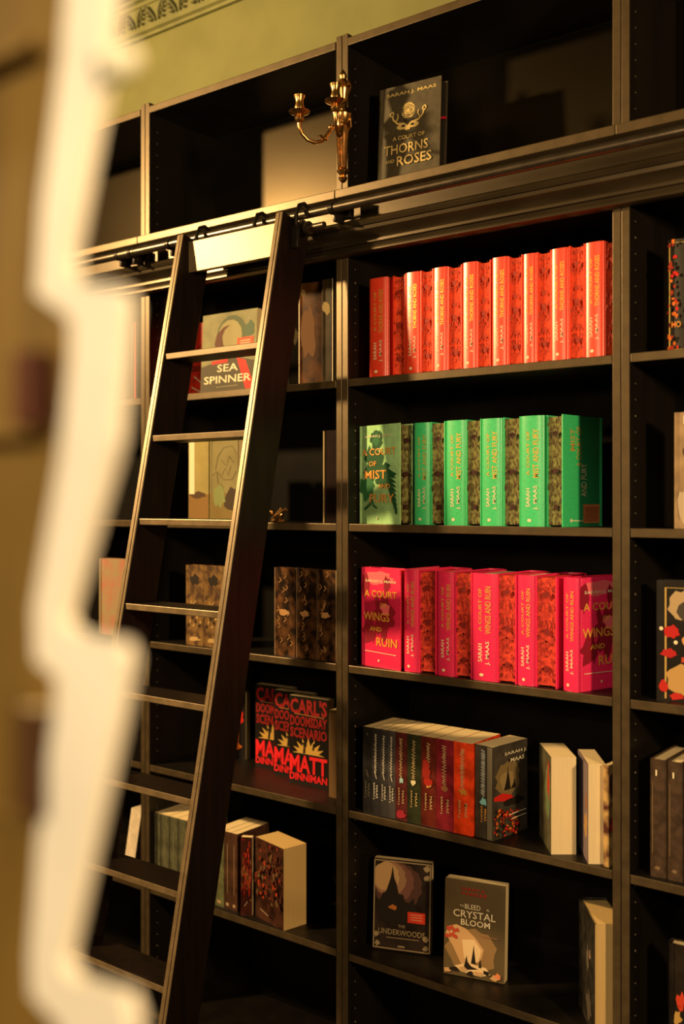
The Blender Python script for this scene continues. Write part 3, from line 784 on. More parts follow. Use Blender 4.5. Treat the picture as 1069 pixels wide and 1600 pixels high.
F.done('cover_art', b.root); place_faceout(b, x0, 0.060, Z5, al, math.radians(4))
x0, W_, al = faceout(693, 788, 0.050, 0, None, math.radians(14)); print('crystal W', W_)
b = Book('brown book with a pale crystal dome and red flowers, standing face out', W_, 0.222, 0.030, mat('cover_brown', (0.105, 0.075, 0.036), 0.45, var=0.15, scale=10), soft=True)
F = b.face('front'); LT_ = flat((0.60, 0.36, 0.17)); LT2 = flat((0.80, 0.58, 0.32)); TX = flat((0.72, 0.62, 0.42))
F.blob(flat((0.28, 0.17, 0.07)), 0.45, 0.28, 0.42, 0.24, 22, 0.1, 1)
F.poly(LT_, [(0.02, 0.42), (0.08, 0.50), (0.2, 0.53), (0.36, 0.50), (0.52, 0.42), (0.66, 0.31), (0.62, 0.20), (0.45, 0.12), (0.3, 0.12), (0.15, 0.30)])
F.poly(LT2, [(0.30, 0.38), (0.50, 0.40), (0.62, 0.30), (0.58, 0.18), (0.44, 0.14), (0.34, 0.2)])
F.poly(LT2, [(0.18, 0.10), (0.4, 0.15), (0.7, 0.13), (0.78, 0.07), (0.62, 0.03), (0.3, 0.05)]).poly(TW, [(0.33, 0.09), (0.36, 0.16), (0.38, 0.23), (0.40, 0.16), (0.46, 0.12), (0.58, 0.10), (0.4, 0.08)]).poly(TW, [(0.455, 0.15), (0.48, 0.26), (0.495, 0.345), (0.51, 0.26), (0.535, 0.15)]).poly(TW, [(0.58, 0.12), (0.605, 0.22), (0.63, 0.12)])
for k in range(8): F.blob(flat((0.48, 0.06, 0.025)), 0.05+0.05*(k % 4)+0.02*(k//4), 0.40+0.065*(k//4)+0.01*(k % 3), 0.028, 0.024, 9, 0.4, k)
for k in range(7): F.blob(TW if k % 2 else LT_, 0.06+0.13*k, 0.045+0.02*(k % 3), 0.07, 0.025, 10, 0.4, k+40)
F.blob(flat((0.75, 0.25, 0.10)), 0.90, 0.07, 0.05, 0.03, 10, 0.4, 3)
F.text(flat((0.40, 0.03, 0.02)), 'SARAH A.', 0.48, 0.915, 0.40, 0.034).text(flat((0.40, 0.03, 0.02)), 'PARKER', 0.50, 0.865, 0.42, 0.034)
F.text(TX, 'TO', 0.29, 0.735, 0.07, 0.022).text(TX, 'BLEED', 0.47, 0.735, 0.26, 0.050).text(TX, 'A', 0.72, 0.728, 0.05, 0.024).text(TX, 'CRYSTAL', 0.50, 0.655, 0.70, 0.075).text(TX, 'BLOOM', 0.52, 0.570, 0.48, 0.062)
F.stroke(flat((0.30, 0.14, 0.06)), [(0.6, 0.455), (0.88, 0.45)], 0.0016)
F.done('cover_art', b.root); place_faceout(b, x0, 0.050, Z5, al, math.radians(4))
# pages-out book by the pillar
a = solve_loose(905, 928, -0.008, 0.14)
def artc(F):
    F.blob(flat((0.16, 0.13, 0.10)), 0.6, 0.6, 0.06, 0.12, 12, 0.5, 1).blob(flat((0.30, 0.20, 0.14)), 0.75, 0.66, 0.05, 0.05, 12, 0.5, 2).blob(flat((0.10, 0.08, 0.06)), 0.7, 0.2, 0.16, 0.12, 12, 0.5, 3)
b = loose('thick hardcover turned pages out beside the right pillar on the lowest shelf', 905, 928, 976, -0.008, Z5, 0.14, 0.238, mat('cover_slate', (0.030, 0.026, 0.020), 0.45, var=0.5, scale=40), PAGE2, False, a, artc)

# ------------------------------------------------------------------ right case
def simple_faceout(label, px0, px1, Y, z, H, T, al, covm, art, soft=False, W=None, pages=None, lean=0, spinetext=None, group=None):
    x0, W_, al_ = faceout(px0, px1, Y, 0, W, al)
    b = Book(label, W_, H, T, covm, pages, soft=soft, group=group)
    F = b.face('front'); art(F)
    if F.bm.verts: F.done('cover_art', b.root)
    place_faceout(b, x0, Y, z, al_, lean); return b
def art_ho(F):
    rn = random.Random(3)
    F.stroke(GOLD, [(0.04, 0.03), (0.04, 0.97), (0.96, 0.97), (0.96, 0.03), (0.04, 0.03)], 0.002)
    for k in range(70):
        v = rn.random(); F.blob((RR, OO, flat((0.35, 0.03, 0.01)))[k % 3], rn.choice((0.05, 0.12, 0.88, 0.95))+rn.uniform(-.06, .12), v*0.96+0.02, rn.uniform(0.02, 0.06), rn.uniform(0.01, 0.024), 9, 0.4, k)
    F.text(ORG, 'HO', 0.22, 0.245, 0.22, 0.055)
simple_faceout('black book with red flowers up its edges, at the right edge of the photo', 1044, 1110, 0.05, SHELVES[0], 0.232, 0.03, math.radians(5), mat('cover_black_floral', (0.018, 0.014, 0.010), 0.4, var=0.3, scale=20), art_ho)
def art_beige(F):
    F.blob(flat((0.50, 0.40, 0.28)), 0.2, 0.2, 0.14, 0.16, 14, 0.3, 1).blob(flat((0.08, 0.05, 0.03)), 0.22, 0.66, 0.06, 0.04, 10, 0.4, 2)
    F.stroke(CREAMINK, [(0.2, 0.9), (0.2, 0.97)], 0.004)
simple_faceout('beige-brown book cut off by the right edge on the green row level', 1055, 1130, 0.03, SHELVES[1], 0.235, 0.03, math.radians(3), mat('cover_beige', (0.30, 0.20, 0.11), 0.5, var=0.3, scale=25), art_beige)
def art_paint(F):
    fr = flat((0.55, 0.36, 0.10)); F.stroke(fr, [(0.16, 0.02), (0.16, 0.94), (0.9, 0.94), (0.9, 0.02)], 0.0035)
    F.blob(flat((0.45, 0.32, 0.17)), 0.45, 0.80, 0.24, 0.13, 16, 0.2, 1).blob(flat((0.06, 0.05, 0.035)), 0.62, 0.74, 0.22, 0.12, 16, 0.2, 2)
    F.blob(flat((0.50, 0.015, 0.012)), 0.28, 0.575, 0.14, 0.055, 14, 0.25, 3).blob(flat((0.45, 0.015, 0.012)), 0.22, 0.40, 0.16, 0.035, 14, 0.3, 4).blob(flat((0.50, 0.30, 0.10)), 0.45, 0.18, 0.3, 0.13, 16, 0.2, 5)
    F.blob(flat((0.5, 0.02, 0.012)), 0.12, 0.12, 0.08, 0.05, 12, 0.3, 6).blob(flat((0.5, 0.02, 0.012)), 0.36, 0.045, 0.14, 0.03, 12, 0.3, 7)
    F.blob(flat((0.65, 0.30, 0.10)), 0.58, 0.50, 0.14, 0.05, 12, 0.3, 8).blob(flat((0.55, 0.06, 0.03)), 0.52, 0.35, 0.08, 0.03, 10, 0.3, 9).disc(CREAMINK, 0.35, 0.49, 0.004).disc(CREAMINK, 0.08, 0.60, 0.004)
simple_faceout('black book with a gilt-framed floral painting on its cover, by the right edge', 1027, 1112, 0.03, SHELVES[2], 0.245, 0.03, math.radians(8), mat('cover_ebony', (0.014, 0.011, 0.009), 0.4, var=0.3, scale=20), art_paint)
brn = mat('brown_leatherette', (0.060, 0.036, 0.022), 0.45, var=0.3, scale=60)
for i, (p0, p1) in enumerate(((1015, 1041), (1042, 1067), (1068, 1094))):
    xa, xb = XP(p0, 0.02), XP(p1, 0.02)
    b = Book(ordl(i, 'dark brown hardcover standing spine out at the right edge'), 0.15, 0.24, (xb-xa)*0.98, brn, group='dark brown hardcovers in the right case')
    F = b.face('spine'); F.stroke(CREAMINK, [(0.42, 0.86), (0.42, 0.91)], 0.003).blob(flat((0.2, 0.13, 0.07)), 0.5, 0.08, 0.2, 0.015, 9, 0.4, 1).stroke(flat((0.20, 0.14, 0.07)), [(0.2, 0.2), (0.2, 0.8)], 0.0012).done('spine_lettering', b.root)
    b.put((xa+xb)/2, 0.02+0.075+0.004, Z4, 0)
simple_faceout('dark book with red and orange patches at the lower right corner', 1046, 1130, 0.05, SHELVES[4], 0.215, 0.03, math.radians(5), mat('cover_coal', (0.020, 0.014, 0.010), 0.45, var=0.4, scale=20),
    lambda F: F.blob(flat((0.60, 0.05, 0.02)), 0.22, 0.46, 0.09, 0.09, 14, 0.4, 1).blob(flat((0.5, 0.30, 0.08)), 0.16, 0.30, 0.07, 0.07, 12, 0.4, 2).blob(flat((0.6, 0.1, 0.03)), 0.3, 0.12, 0.1, 0.06, 12, 0.4, 3))

# ------------------------------------------------------------------ left case
# sea book
def art_sea(F):
    C1 = flat((0.34, 0.30, 0.14), 0.6); C2 = flat((0.08, 0.11, 0.05), 0.6); C3 = flat((0.10, 0.025, 0.01), 0.6); C4 = flat((0.07, 0.055, 0.03), 0.6)
    F.disc(C2, 0.55, 0.70, 0.058).disc(C1, 0.52, 0.70, 0.046).blob(flat((0.07, 0.12, 0.07)), 0.88, 0.76, 0.08, 0.10, 12, 0.2, 1)
    F.poly(C3, [(0.30, 0.45), (0.24, 0.62), (0.28, 0.74), (0.40, 0.82), (0.52, 0.84), (0.42, 0.78), (0.38, 0.70), (0.40, 0.60), (0.56, 0.46)])
    F.rect(flat((0.75, 0.08, 0.025)), 0.66, 0.53, 0.95, 0.66)
    for k in range(3): F.stroke(CREAMINK, [(0.71, 0.56+k*0.03), (0.90, 0.56+k*0.03)], 0.0016)
    F.poly(C4, [(0, 0), (1, 0), (1, 0.36), (0.6, 0.44), (0, 0.34)])
    F.poly(RR, [(0.66, 0.42), (0.82, 0.38), (0.98, 0.08), (0.98, 0.0), (0.84, 0.02)]).poly(RR, [(0.2, 0.40), (0.5, 0.42), (0.5, 0.37), (0.2, 0.36)])
    F.text(CREAMINK, 'SEA', 0.50, 0.305, 0.38, 0.095).text(CREAMINK, 'SPINNER', 0.50, 0.165, 0.86, 0.095).stroke(C1, [(0.3, 0.07), (0.7, 0.075)], 0.0016)
Z1 = SHELVES[0]
simple_faceout('green and cream book with a curling tail design and red sticker, behind the top rungs', 313, 398, 0.045, Z1, 0.225, 0.025, math.radians(0), mat('cover_seafoam', (0.24, 0.23, 0.11), 0.6, var=0.15, scale=30), art_sea, soft=True, lean=math.radians(3))
def art_red(F): F.text(CREAMINK, 'SINS', 0.55, 0.28, 0.7, 0.12) if False else F.stroke(CREAMINK, [(0.15, 0.30), (0.3, 0.20), (0.5, 0.36)], 0.004).stroke(CREAMINK, [(0.1, 0.16), (0.3, 0.08), (0.5, 0.18)], 0.004).rect(flat((0.25, 0.02, 0.01)), 0.0, 0.36, 1, 0.44)
simple_faceout('red book half hidden behind the green and cream book', 292, 372, 0.120, Z1, 0.225, 0.02, math.radians(4), mat('cover_scarlet', (0.60, 0.03, 0.015), 0.4, var=0.4, scale=40), art_red, soft=True)
simple_faceout('tan book showing a corner beyond the green and cream book', 345, 418, 0.160, Z1, 0.235, 0.02, 0, mat('cover_tan', (0.28, 0.19, 0.09), 0.5, var=0.2, scale=30), lambda F: F.stroke(CREAMINK, [(0.9, 0.1), (0.9, 0.9)], 0.002), soft=True)
# glossy brown books right of ladder, shelf 1
glos = mat('glossy_brown_jacket', (0.060, 0.022, 0.006), 0.5, var=0.7, scale=22, spec=0.08)
def art_gl(F): F.stroke(CREAMINK, [(0.015, 0.0), (0.015, 1.0)], 0.0022).blob(flat((0.12, 0.050, 0.014)), 0.4, 0.5, 0.3, 0.26, 16, 0.3, 3).blob(flat((0.14, 0.09, 0.03)), 0.2, 0.90, 0.10, 0.04, 9, 0.3, 4)
simple_faceout('tall glossy brown book right of the ladder, below the cornice', 467, 505, 0.020, Z1, 0.262, 0.028, math.radians(10), glos, art_gl)
simple_faceout('tall glossy dark book squeezed against the middle pillar', 503, 521, 0.018, Z1, 0.262, 0.02, math.radians(5), mat('glossy_black_jacket', (0.03, 0.02, 0.008), 0.5, var=0.6, scale=18, spec=0.08), lambda F: F.stroke(CREAMINK, [(0.93, 0.0), (0.93, 1.0)], 0.002).blob(flat((0.25, 0.18, 0.06)), 0.4, 0.72, 0.35, 0.06, 9, 0.3, 4))
simple_faceout('pale-edged book peeking out behind the ladder stile on the upper shelf', 446, 470, 0.06, Z1, 0.24, 0.02, math.radians(8), mat('cover_bark', (0.05, 0.04, 0.02), 0.4, var=0.5, scale=25), lambda F: F.blob(flat((0.40, 0.32, 0.16)), 0.6, 0.6, 0.2, 0.1, 9, 0.4, 2))
# shelf 2: two cream line-art books
Z2 = SHELVES[1]
def art_line(F):
    C4 = flat((0.10, 0.085, 0.03))
    F.rect(flat((0.20, 0.14, 0.04)), 0, 0, 1, 0.34).blob(flat((0.05, 0.03, 0.015)), 0.8, 0.25, 0.25, 0.16, 14, 0.3, 2).blob(flat((0.22, 0.26, 0.09)), 0.35, 0.3, 0.2, 0.14, 14, 0.3, 3)
    F.stroke(C4, [(0.2, 0.62), (0.3, 0.78), (0.5, 0.88), (0.8, 0.90), (0.95, 0.8)], 0.0014).stroke(C4, [(0.25, 0.6), (0.5, 0.50), (0.8, 0.50), (0.95, 0.6)], 0.0014).stroke(C4, [(0.4, 0.74), (0.6, 0.66), (0.7, 0.78), (0.85, 0.7)], 0.0014).stroke(C4, [(0.45, 0.56), (0.55, 0.64), (0.66, 0.55), (0.75, 0.66)], 0.0014).stroke(C4, [(0.1, 0.55), (0.25, 0.60), (0.3, 0.46), (0.5, 0.42)], 0.0014)
lin = mat('cover_linework', (0.24, 0.21, 0.09), 0.65, var=0.1, scale=12)
simple_faceout('cream book with looping line drawing, front one of the pair behind the ladder', 328, 372, 0.030, Z2, 0.232, 0.026, 0, lin, art_line, W=0.145 if False else None, group=None)
simple_faceout('cream-yellow book with brown foot, left one of the pair behind the ladder', 295, 326, 0.032, Z2, 0.232, 0.026, 0, mat('cover_straw', (0.33, 0.27, 0.09), 0.65, var=0.15, scale=15), lambda F: F.rect(flat((0.22, 0.12, 0.03)), 0, 0, 1, 0.33).blob(flat((0.07, 0.035, 0.012)), 0.5, 0.32, 0.4, 0.04, 12, 0.3, 3).rect(CREAMINK, 0.03, 0.33, 0.30, 1.0))
simple_faceout('thin dark book with a pale fore-edge leaning beside the middle pillar', 505, 528, 0.02, Z2, 0.236, 0.02, math.radians(2), mat('cover_soot', (0.012, 0.006, 0.005), 0.6, var=0.3, scale=25, spec=0.05), lambda F: F.rect(flat((0.40, 0.30, 0.14)), 0.0, 0.0, 0.09, 1.0))
# brass figurine
fx, fz = P(434, 815, 0.035).x, Z2
fg = thing('brass_figurine', 'small gilt bird-like figurine lying on the shelf beside the ladder', 'figurine', (fx, 0.035, fz), math.radians(15))
bm = bmesh.new(); ball(bm, (0, 0, 0), 1, (0.022, 0.012, 0.010), 14, Matrix.Translation((0, 0, 0.014)) @ Matrix.Rotation(math.radians(-35), 4, 'Y')); ball(bm, (-0.019, 0, 0.028), 0.007); link('body', bm, BRASS, fg, True)
for k, (s_, r) in enumerate(((-1, -42), (1, -30), (-1, -12))):
    bm = bmesh.new(); tube(bm, [(-0.012, s_*0.006, 0.010), (0.002, s_*0.011, 0.018), (0.016, s_*0.010, 0.030+0.004*k), (0.028, s_*0.006, 0.038-0.006*k)], [0.004, 0.0055, 0.004, 0.0015], 8); link('wing', bm, BRASS, fg, True)
bm = bmesh.new(); tube(bm, [(-0.02, 0, 0.004), (0, 0, 0.0035), (0.02, 0, 0.004)], [0.003, 0.0034, 0.003], 8); link('foot', bm, BRASS, fg, True)
# shelf 3
Z3 = SHELVES[2]
bro = mat('brown_gilt_cover', (0.20, 0.11, 0.035), 0.6, rgb2=(0.06, 0.03, 0.015), scale=45, lo=0.40, hi=0.58)
def art_gilt(F):
    g = flat((0.50, 0.33, 0.13)); F.stroke(g, [(0.3, 0.42), (0.3, 0.56)], 0.0028).stroke(g, [(0.55, 0.42), (0.35, 0.50), (0.55, 0.56)], 0.0028).blob(TW, 0.5, 0.82, 0.25, 0.07, 12, 0.3, 1).blob(g, 0.5, 0.08, 0.3, 0.03, 12, 0.4, 2)
    for k in range(8): F.blob(g if k % 2 else TW, 0.15+0.1*k, 0.25+0.05*(k % 3), 0.05, 0.02, 9, 0.5, k)
for i, (p0, p1) in enumerate(((291, 318), (319, 348))):
    simple_faceout('brown gilt-patterned book, %s one of two behind the fourth rung' % ('left' if i == 0 else 'right'), p0, p1, 0.02, Z3, 0.226, 0.03, 0, bro, art_gilt, group='brown gilt books behind the ladder')
bro2 = mat('dark_gilt_jacket', (0.14, 0.060, 0.022), 0.35, rgb2=(0.014, 0.008, 0.006), scale=38, lo=0.42, hi=0.66)
for i, (p0, p1) in enumerate(((429, 461), (463, 493), (495, 526))):
    def ag(F, i=i):
        g = flat((0.42, 0.23, 0.09)); rn = random.Random(i+9)
        F.stroke(flat((0.30, 0.22, 0.13)), [(0.02, 0.0), (0.02, 1.0)], 0.0016)
        if i == 2: F.stroke(flat((0.40, 0.30, 0.18)), [(0.98, 0.0), (0.98, 1.0)], 0.002)
        F.blob(g, 0.45, 0.50, 0.22, 0.035, 12, 0.3, i)
        for k in range(13):
            u, v = rn.uniform(0.12, 0.85 if i == 0 else 0.5), rn.uniform(0.05, 0.95); F.stroke(g, [(u, v), (u+0.12, v+0.03), (u+0.04, v+0.06)], 0.0022)
    simple_faceout(ordl(i, 'dark brown gilt-patterned book')+' of three right of the ladder', p0, p1, 0.02, Z3, 0.232, 0.03, 0, bro2, ag, group='dark gilt books right of the ladder')
# shelf 4: three red and black books
def art_matt(F):
    R1 = flat((0.30, 0.012, 0.010)); R2 = flat((0.82, 0.018, 0.025)); Y1 = flat((0.62, 0.38, 0.08))
    F.text(R1, "CARL'S", 0.50, 0.885, 0.94, 0.18, bold=True).text(R1, 'DOOMSDAY', 0.50, 0.715, 0.94, 0.12, bold=True).text(R1, 'SCENARIO', 0.50, 0.58, 0.94, 0.12, bold=True)
    F.poly(Y1, [(0.12, 0.345)] + [(0.5+(0.42 if k % 2 == 0 else 0.27)*math.cos(PI-PI*k/16), 0.345+(0.19 if k % 2 == 0 else 0.10)*math.sin(PI*k/16)) for k in range(17)] + [(0.9, 0.345)])
    F.stroke(flat((0.40, 0.17, 0.05)), [(0.15, 0.795), (0.5, 0.79), (0.9, 0.785)], 0.002)
    F.poly(TW, [(0.36, 0.35), (0.38, 0.43), (0.34, 0.47), (0.42, 0.485), (0.47, 0.45), (0.43, 0.42), (0.42, 0.35)]).poly(TW, [(0.60, 0.40), (0.62, 0.48), (0.66, 0.48), (0.65, 0.40)])
    F.text(R2, 'MATT', 0.50, 0.225, 0.96, 0.20, bold=True).text(R2, 'DINNIMAN', 0.50, 0.075, 0.96, 0.085, bold=True)
blkc = mat('cover_ink_black', (0.012, 0.009, 0.008), 0.4)
x0, W_, al = faceout(452, 513, 0.115, 0, None, math.radians(2)); print('matt', W_)
Zs4 = SHELVES[3]
for i, (p0, Y) in enumerate(((399, 0.185), (428, 0.150), (452, 0.115))):
    b = Book(('front-most', 'middle', 'rear-most')[2-i]+' of three red and black books overlapping like cards', W_, 0.236, 0.028, blkc, soft=True, group='red and black books on the fourth shelf')
    F = b.face('front'); art_matt(F); F.done('cover_art', b.root)
    place_faceout(b, XP(p0, Y), Y, Zs4, math.radians(2))
simple_faceout('brown book against the middle pillar, right of the red and black books', 514, 529, 0.060, Zs4, 0.226, 0.05, 0, mat('cover_umber_plain', (0.10, 0.055, 0.02), 0.5, var=0.2, scale=30), lambda F: F.rect(flat((0.16, 0.09, 0.035)), 0.0, 0.0, 0.9, 0.97), soft=True)
simple_faceout('dark book with a red and orange figure beside the ladder stile', 357, 384, 0.215, Zs4, 0.20, 0.02, 0, mat('cover_pitch', (0.010, 0.008, 0.007), 0.5), lambda F: F.blob(RR, 0.62, 0.62, 0.25, 0.12, 12, 0.3, 1).rect(OO, 0.4, 0.25, 0.6, 0.48).blob(OO, 0.5, 0.18, 0.25, 0.05, 10, 0.3, 2).disc(OO, 0.6, 0.86, 0.005), soft=True)
# shelf 5: grey-green row behind the ladder and an open-standing pair
Zs5 = SHELVES[4]
gg = mat('grey_green_paperback', (0.095, 0.095, 0.055), 0.45, var=0.3, scale=40)
for i, (p0, p1) in enumerate(((236, 250), (250, 263.5), (263.5, 277), (277, 291), (291, 305))):
    xa, xb = XP(p0, 0.02), XP(p1, 0.02)
    b = Book(ordl(i, 'grey-green paperback')+' in the row behind the lower rungs', 0.13, 0.212, (xb-xa)*0.98, gg, soft=True, group='grey-green paperbacks behind the ladder')
    F = b.face('spine'); F.stroke(flat((0.03, 0.03, 0.018)), [(0.12, 0.02), (0.12, 0.98)], 0.004).stroke(flat((0.20, 0.19, 0.11)), [(0.55, 0.3), (0.55, 0.8)], 0.0025).done('spine_lettering', b.root)
    b.put((xa+xb)/2, 0.02+0.065, Zs5, 0)
for i, (p0, p1, rgb) in enumerate(((335, 350, (0.12, 0.13, 0.06)), (350, 361, (0.06, 0.028, 0.016)), (361, 371, (0.075, 0.032, 0.02)))):
    xa, xb = XP(p0, 0.02), XP(p1, 0.02)
    b = Book(('grey-green paperback just right of the ladder stile', 'thin brown paperback between the grey-green and the red-flamed ones', 'brown paperback touching the red-flamed one')[i], 0.13, 0.212, (xb-xa)*0.98, mat('paperback_%s' % ('sage', 'umber', 'sepia')[i], rgb, 0.45, var=0.3, scale=40), soft=True, group='paperbacks right of the ladder on the fifth shelf')
    F = b.face('spine'); F.stroke(flat((0.30, 0.20, 0.10)), [(0.5, 0.2), (0.5, 0.85)], 0.002).blob(flat((0.45, 0.30, 0.16)), 0.5, 0.06, 0.25, 0.025, 8, 0.3, 1).done('spine_lettering', b.root)
    b.put((xa+xb)/2, 0.02+0.065, Zs5, 0)
def flame(F):
    rn = random.Random(8)
    for k in range(110):
        vv = rn.gauss(0.56, 0.16); F.blob((flat((0.50, 0.028, 0.012)), flat((0.22, 0.012, 0.008)), flat((0.28, 0.10, 0.03)))[k % 3], rn.uniform(0.15, 0.95), vv, rn.uniform(0.02, 0.07), rn.uniform(0.01, 0.05), 7, 0.5, k)
    F.stroke(flat((0.35, 0.28, 0.20)), [(0.4, 0.14), (0.7, 0.2)], 0.002)
b = simple_faceout('dark paperback with a red-flamed cover, turned towards the room', 376, 394, 0.010, Zs5, 0.212, 0.018, math.radians(28), mat('cover_flame', (0.05, 0.012, 0.008), 0.4, var=0.4, scale=30), flame, soft=True)
def artd(F):
    rn = random.Random(18)
    for k in range(110): F.blob((flat((0.20, 0.03, 0.012)), flat((0.08, 0.02, 0.01)), flat((0.15, 0.08, 0.035)), flat((0.40, 0.05, 0.015)))[k % 4 if rn.random() < 0.6 else 1], rn.uniform(0.08, 0.95), rn.gauss(0.58, 0.18), rn.uniform(0.02, 0.06), rn.uniform(0.012, 0.05), 7, 0.5, k)
    F.stroke(flat((0.30, 0.20, 0.12)), [(0.3, 0.16), (0.6, 0.12)], 0.004)
Y5 = 0.002
a = solve_loose(399, 443, Y5, 0.13); print('left loose', math.degrees(a))
loose('thick brown-covered book turned pages out in the left case, fifth shelf', 399, 443, 479, Y5, Zs5, 0.13, 0.214, mat('cover_russet', (0.055, 0.020, 0.012), 0.4, var=0.5, scale=30), PAGE2, True, a, artd)

# ------------------------------------------------------------------ far left case
simple_faceout('pinkish cream book behind the left stile, next to the blurred stand', 155, 196, 0.02, SHELVES[2], 0.232, 0.03, 0, mat('cover_rose', (0.38, 0.17, 0.11), 0.6, rgb2=(0.30, 0.24, 0.14), scale=22, lo=0.4, hi=0.6), lambda F: F.rect(flat((0.30, 0.24, 0.14)), 0, 0, 0.06, 1))
simple_faceout('thin book with a red edge beside the far left pillar', 204, 212, 0.02, SHELVES[0], 0.23, 0.03, 0, mat('cover_crimson_edge', (0.02, 0.012, 0.01), 0.4), lambda F: F.rect(flat((0.45, 0.04, 0.02)), 0.7, 0, 1.0, 1))
# white leaning book, far left fifth shelf
b = Book('narrow white-edged book leaning left behind the rungs, far left case', 0.14, 0.205, 0.045, mat('cover_chalk', (0.10, 0.07, 0.05), 0.5), mat('white_paper', (0.85, 0.72, 0.55), 0.8, var=0.1, scale=60), soft=True)
x = XP(196, 0.03); M = Matrix.Translation((x-0.012, 0.03+0.07, Zs5)) @ Matrix.Rotation(math.radians(11), 4, 'Y') @ Matrix.Translation((0.022, 0, 0)) @ Matrix.Rotation(PI, 4, 'Z')
b.root.location = M.to_translation()+Vector((0, 0, 0.001)); b.root.rotation_euler = M.to_euler()

# ------------------------------------------------------------------ brass wall sconce on the middle pillar
sx, sy = XP(541, -0.012), -0.001
sc = thing('wall_sconce', 'two-armed gilt brass candle sconce on the pillar between the upper cabinets', 'sconce', (sx, sy, 0))
zc = lambda py: ZP(541, py, -0.02)
z_top, z_mid, z_bot = zc(108), zc(180), zc(286)
bm = bmesh.new()
pr = [(0.0015, z_bot), (0.006, z_bot+0.004), (0.009, z_bot+0.012), (0.005, z_bot+0.018), (0.010, z_bot+0.024), (0.012, z_bot+0.030), (0.0075, z_bot+0.036), (0.0085, z_bot+0.060), (0.0115, z_mid-0.050), (0.013, z_mid-0.030), (0.010, z_mid-0.022),
      (0.016, z_mid-0.012), (0.018, z_mid), (0.013, z_mid+0.010), (0.008, z_mid+0.020), (0.009, z_mid+0.035), (0.0125, z_mid+0.050), (0.015, z_mid+0.062), (0.012, z_mid+0.068), (0.016, z_mid+0.074), (0.010, z_mid+0.080), (0.006, z_mid+0.088), (0.008, z_mid+0.096), (0.005, z_mid+0.104), (0.001, z_mid+0.112)]
lathe(bm, [(r_*1.28, z_) for r_, z_ in pr], (0, -0.024, 0), 18)
for k in range(5):   # reeding on the tapering shaft
    a_ = -PI/2+(k-2)*0.55
    tube(bm, [(0.0105*math.cos(a_), -0.024+0.0105*math.sin(a_), z_bot+0.036), (0.016*math.cos(a_), -0.024+0.016*math.sin(a_), z_mid-0.03)], 0.0026, 6)
link('stem', bm, BRASS, sc, True)
bm = bmesh.new()
for s_ in (-1, 1):    # urn handles / ribbon
    tube(bm, [(s_*0.010, -0.017, z_mid+0.050), (s_*0.020, -0.019, z_mid+0.066), (s_*0.017, -0.019, z_mid+0.082), (s_*0.008, -0.017, z_mid+0.076)], 0.0026, 6)
    tube(bm, [(s_*0.010, -0.018, z_mid-0.004), (s_*0.022, -0.020, z_mid-0.012), (s_*0.020, -0.020, z_mid-0.032), (s_*0.012, -0.020, z_mid-0.040)], 0.003, 6)
ball(bm, (0, -0.036, z_mid-0.018), 0.012, (1, 0.6, 1.7)); ball(bm, (0, -0.038, z_mid+0.010), 0.009, (1.2, 0.7, 1))
link('ornament', bm, BRASS, sc, True)
for s_ in (-1, 1):
    ex, ey = s_*0.055, -0.125
    def q(t, z): return (ex*t, -0.020+(ey+0.020)*t, z)
    zm = z_mid-0.042
    pts = [q(0.0, zm+0.012), q(0.12, zm+0.018), q(0.26, zm+0.008), q(0.38, zm-0.012), q(0.50, zm-0.030), q(0.66, zm-0.036), q(0.82, zm-0.032), q(0.94, zm-0.020), q(1.0, zm-0.004), q(1.0, zm+0.012)]
    bm = bmesh.new(); tube(bm, pts, [0.0055, 0.006, 0.0055, 0.005, 0.0048, 0.0048, 0.0045, 0.0042, 0.005, 0.006], 10)
    ball(bm, q(0.42, zm-0.022), 0.0065, (1, 1, 0.9)); ball(bm, q(0.30, zm+0.008), 0.006)
    tube(bm, [q(0.45, zm-0.026), q(0.52, zm-0.016), q(0.60, zm-0.020)], [0.004, 0.003, 0.001], 6)
    arm = link('arm', bm, BRASS, sc, True)
    bm = bmesh.new()
    lathe(bm, [(0.004, 0.000), (0.009, 0.004), (0.012, 0.012), (0.008, 0.016), (0.012, 0.020), (0.024, 0.026), (0.026, 0.029), (0.022, 0.028), (0.008, 0.024), (0.006, 0.026)], (ex, ey, zm+0.004), 18)
    link('drip_pan', bm, BRASS, arm, True)
    bm = bmesh.new()
    lathe(bm, [(0.006, 0.0), (0.010, 0.006), (0.0125, 0.014), (0.010, 0.022), (0.0095, 0.030), (0.0135, 0.040), (0.0145, 0.043), (0.010, 0.043), (0.0085, 0.034)], (ex, ey, zm+0.028), 14)
    link('candle_socket', bm, BRASS, arm, True)
# wall_sconce origin is at floor level of the pillar: bring it to its own foot
for ch in sc.children: ch.data.transform(Matrix.Translation((0, 0, -z_bot))) 
for ch in sc.children:
    for g_ in ch.children: g_.data.transform(Matrix.Translation((0, 0, -z_bot)))
sc.location.z = z_bot
# small knob-like cup hook on the right upper cabinet side
kx = P(1018, 186, 0.03)
o = thing('cup_hook', 'tiny pale knob on the right upper cabinet side panel', 'hook', (PITCH+PT, 0.035, kx.z))
bm = bmesh.new(); rod(bm, 0.0005, 0.006, 0.0025); ball(bm, (0.008, 0, 0), 0.0045); link('knob', bm, mat('pale_knob', (0.6, 0.45, 0.32), 0.3), o, True)

# ------------------------------------------------------------------ cream zigzag display stand close to the camera
SY = -1.715
def sp_(px, py): p = P(px, py, SY); return (p.x, p.z)
st = thing('display_stand', 'cream-painted zigzag display stand very close to the camera, blurred', 'display stand', (1.0, SY, 0.0))
bm = bmesh.new()
R = []; Lf = []
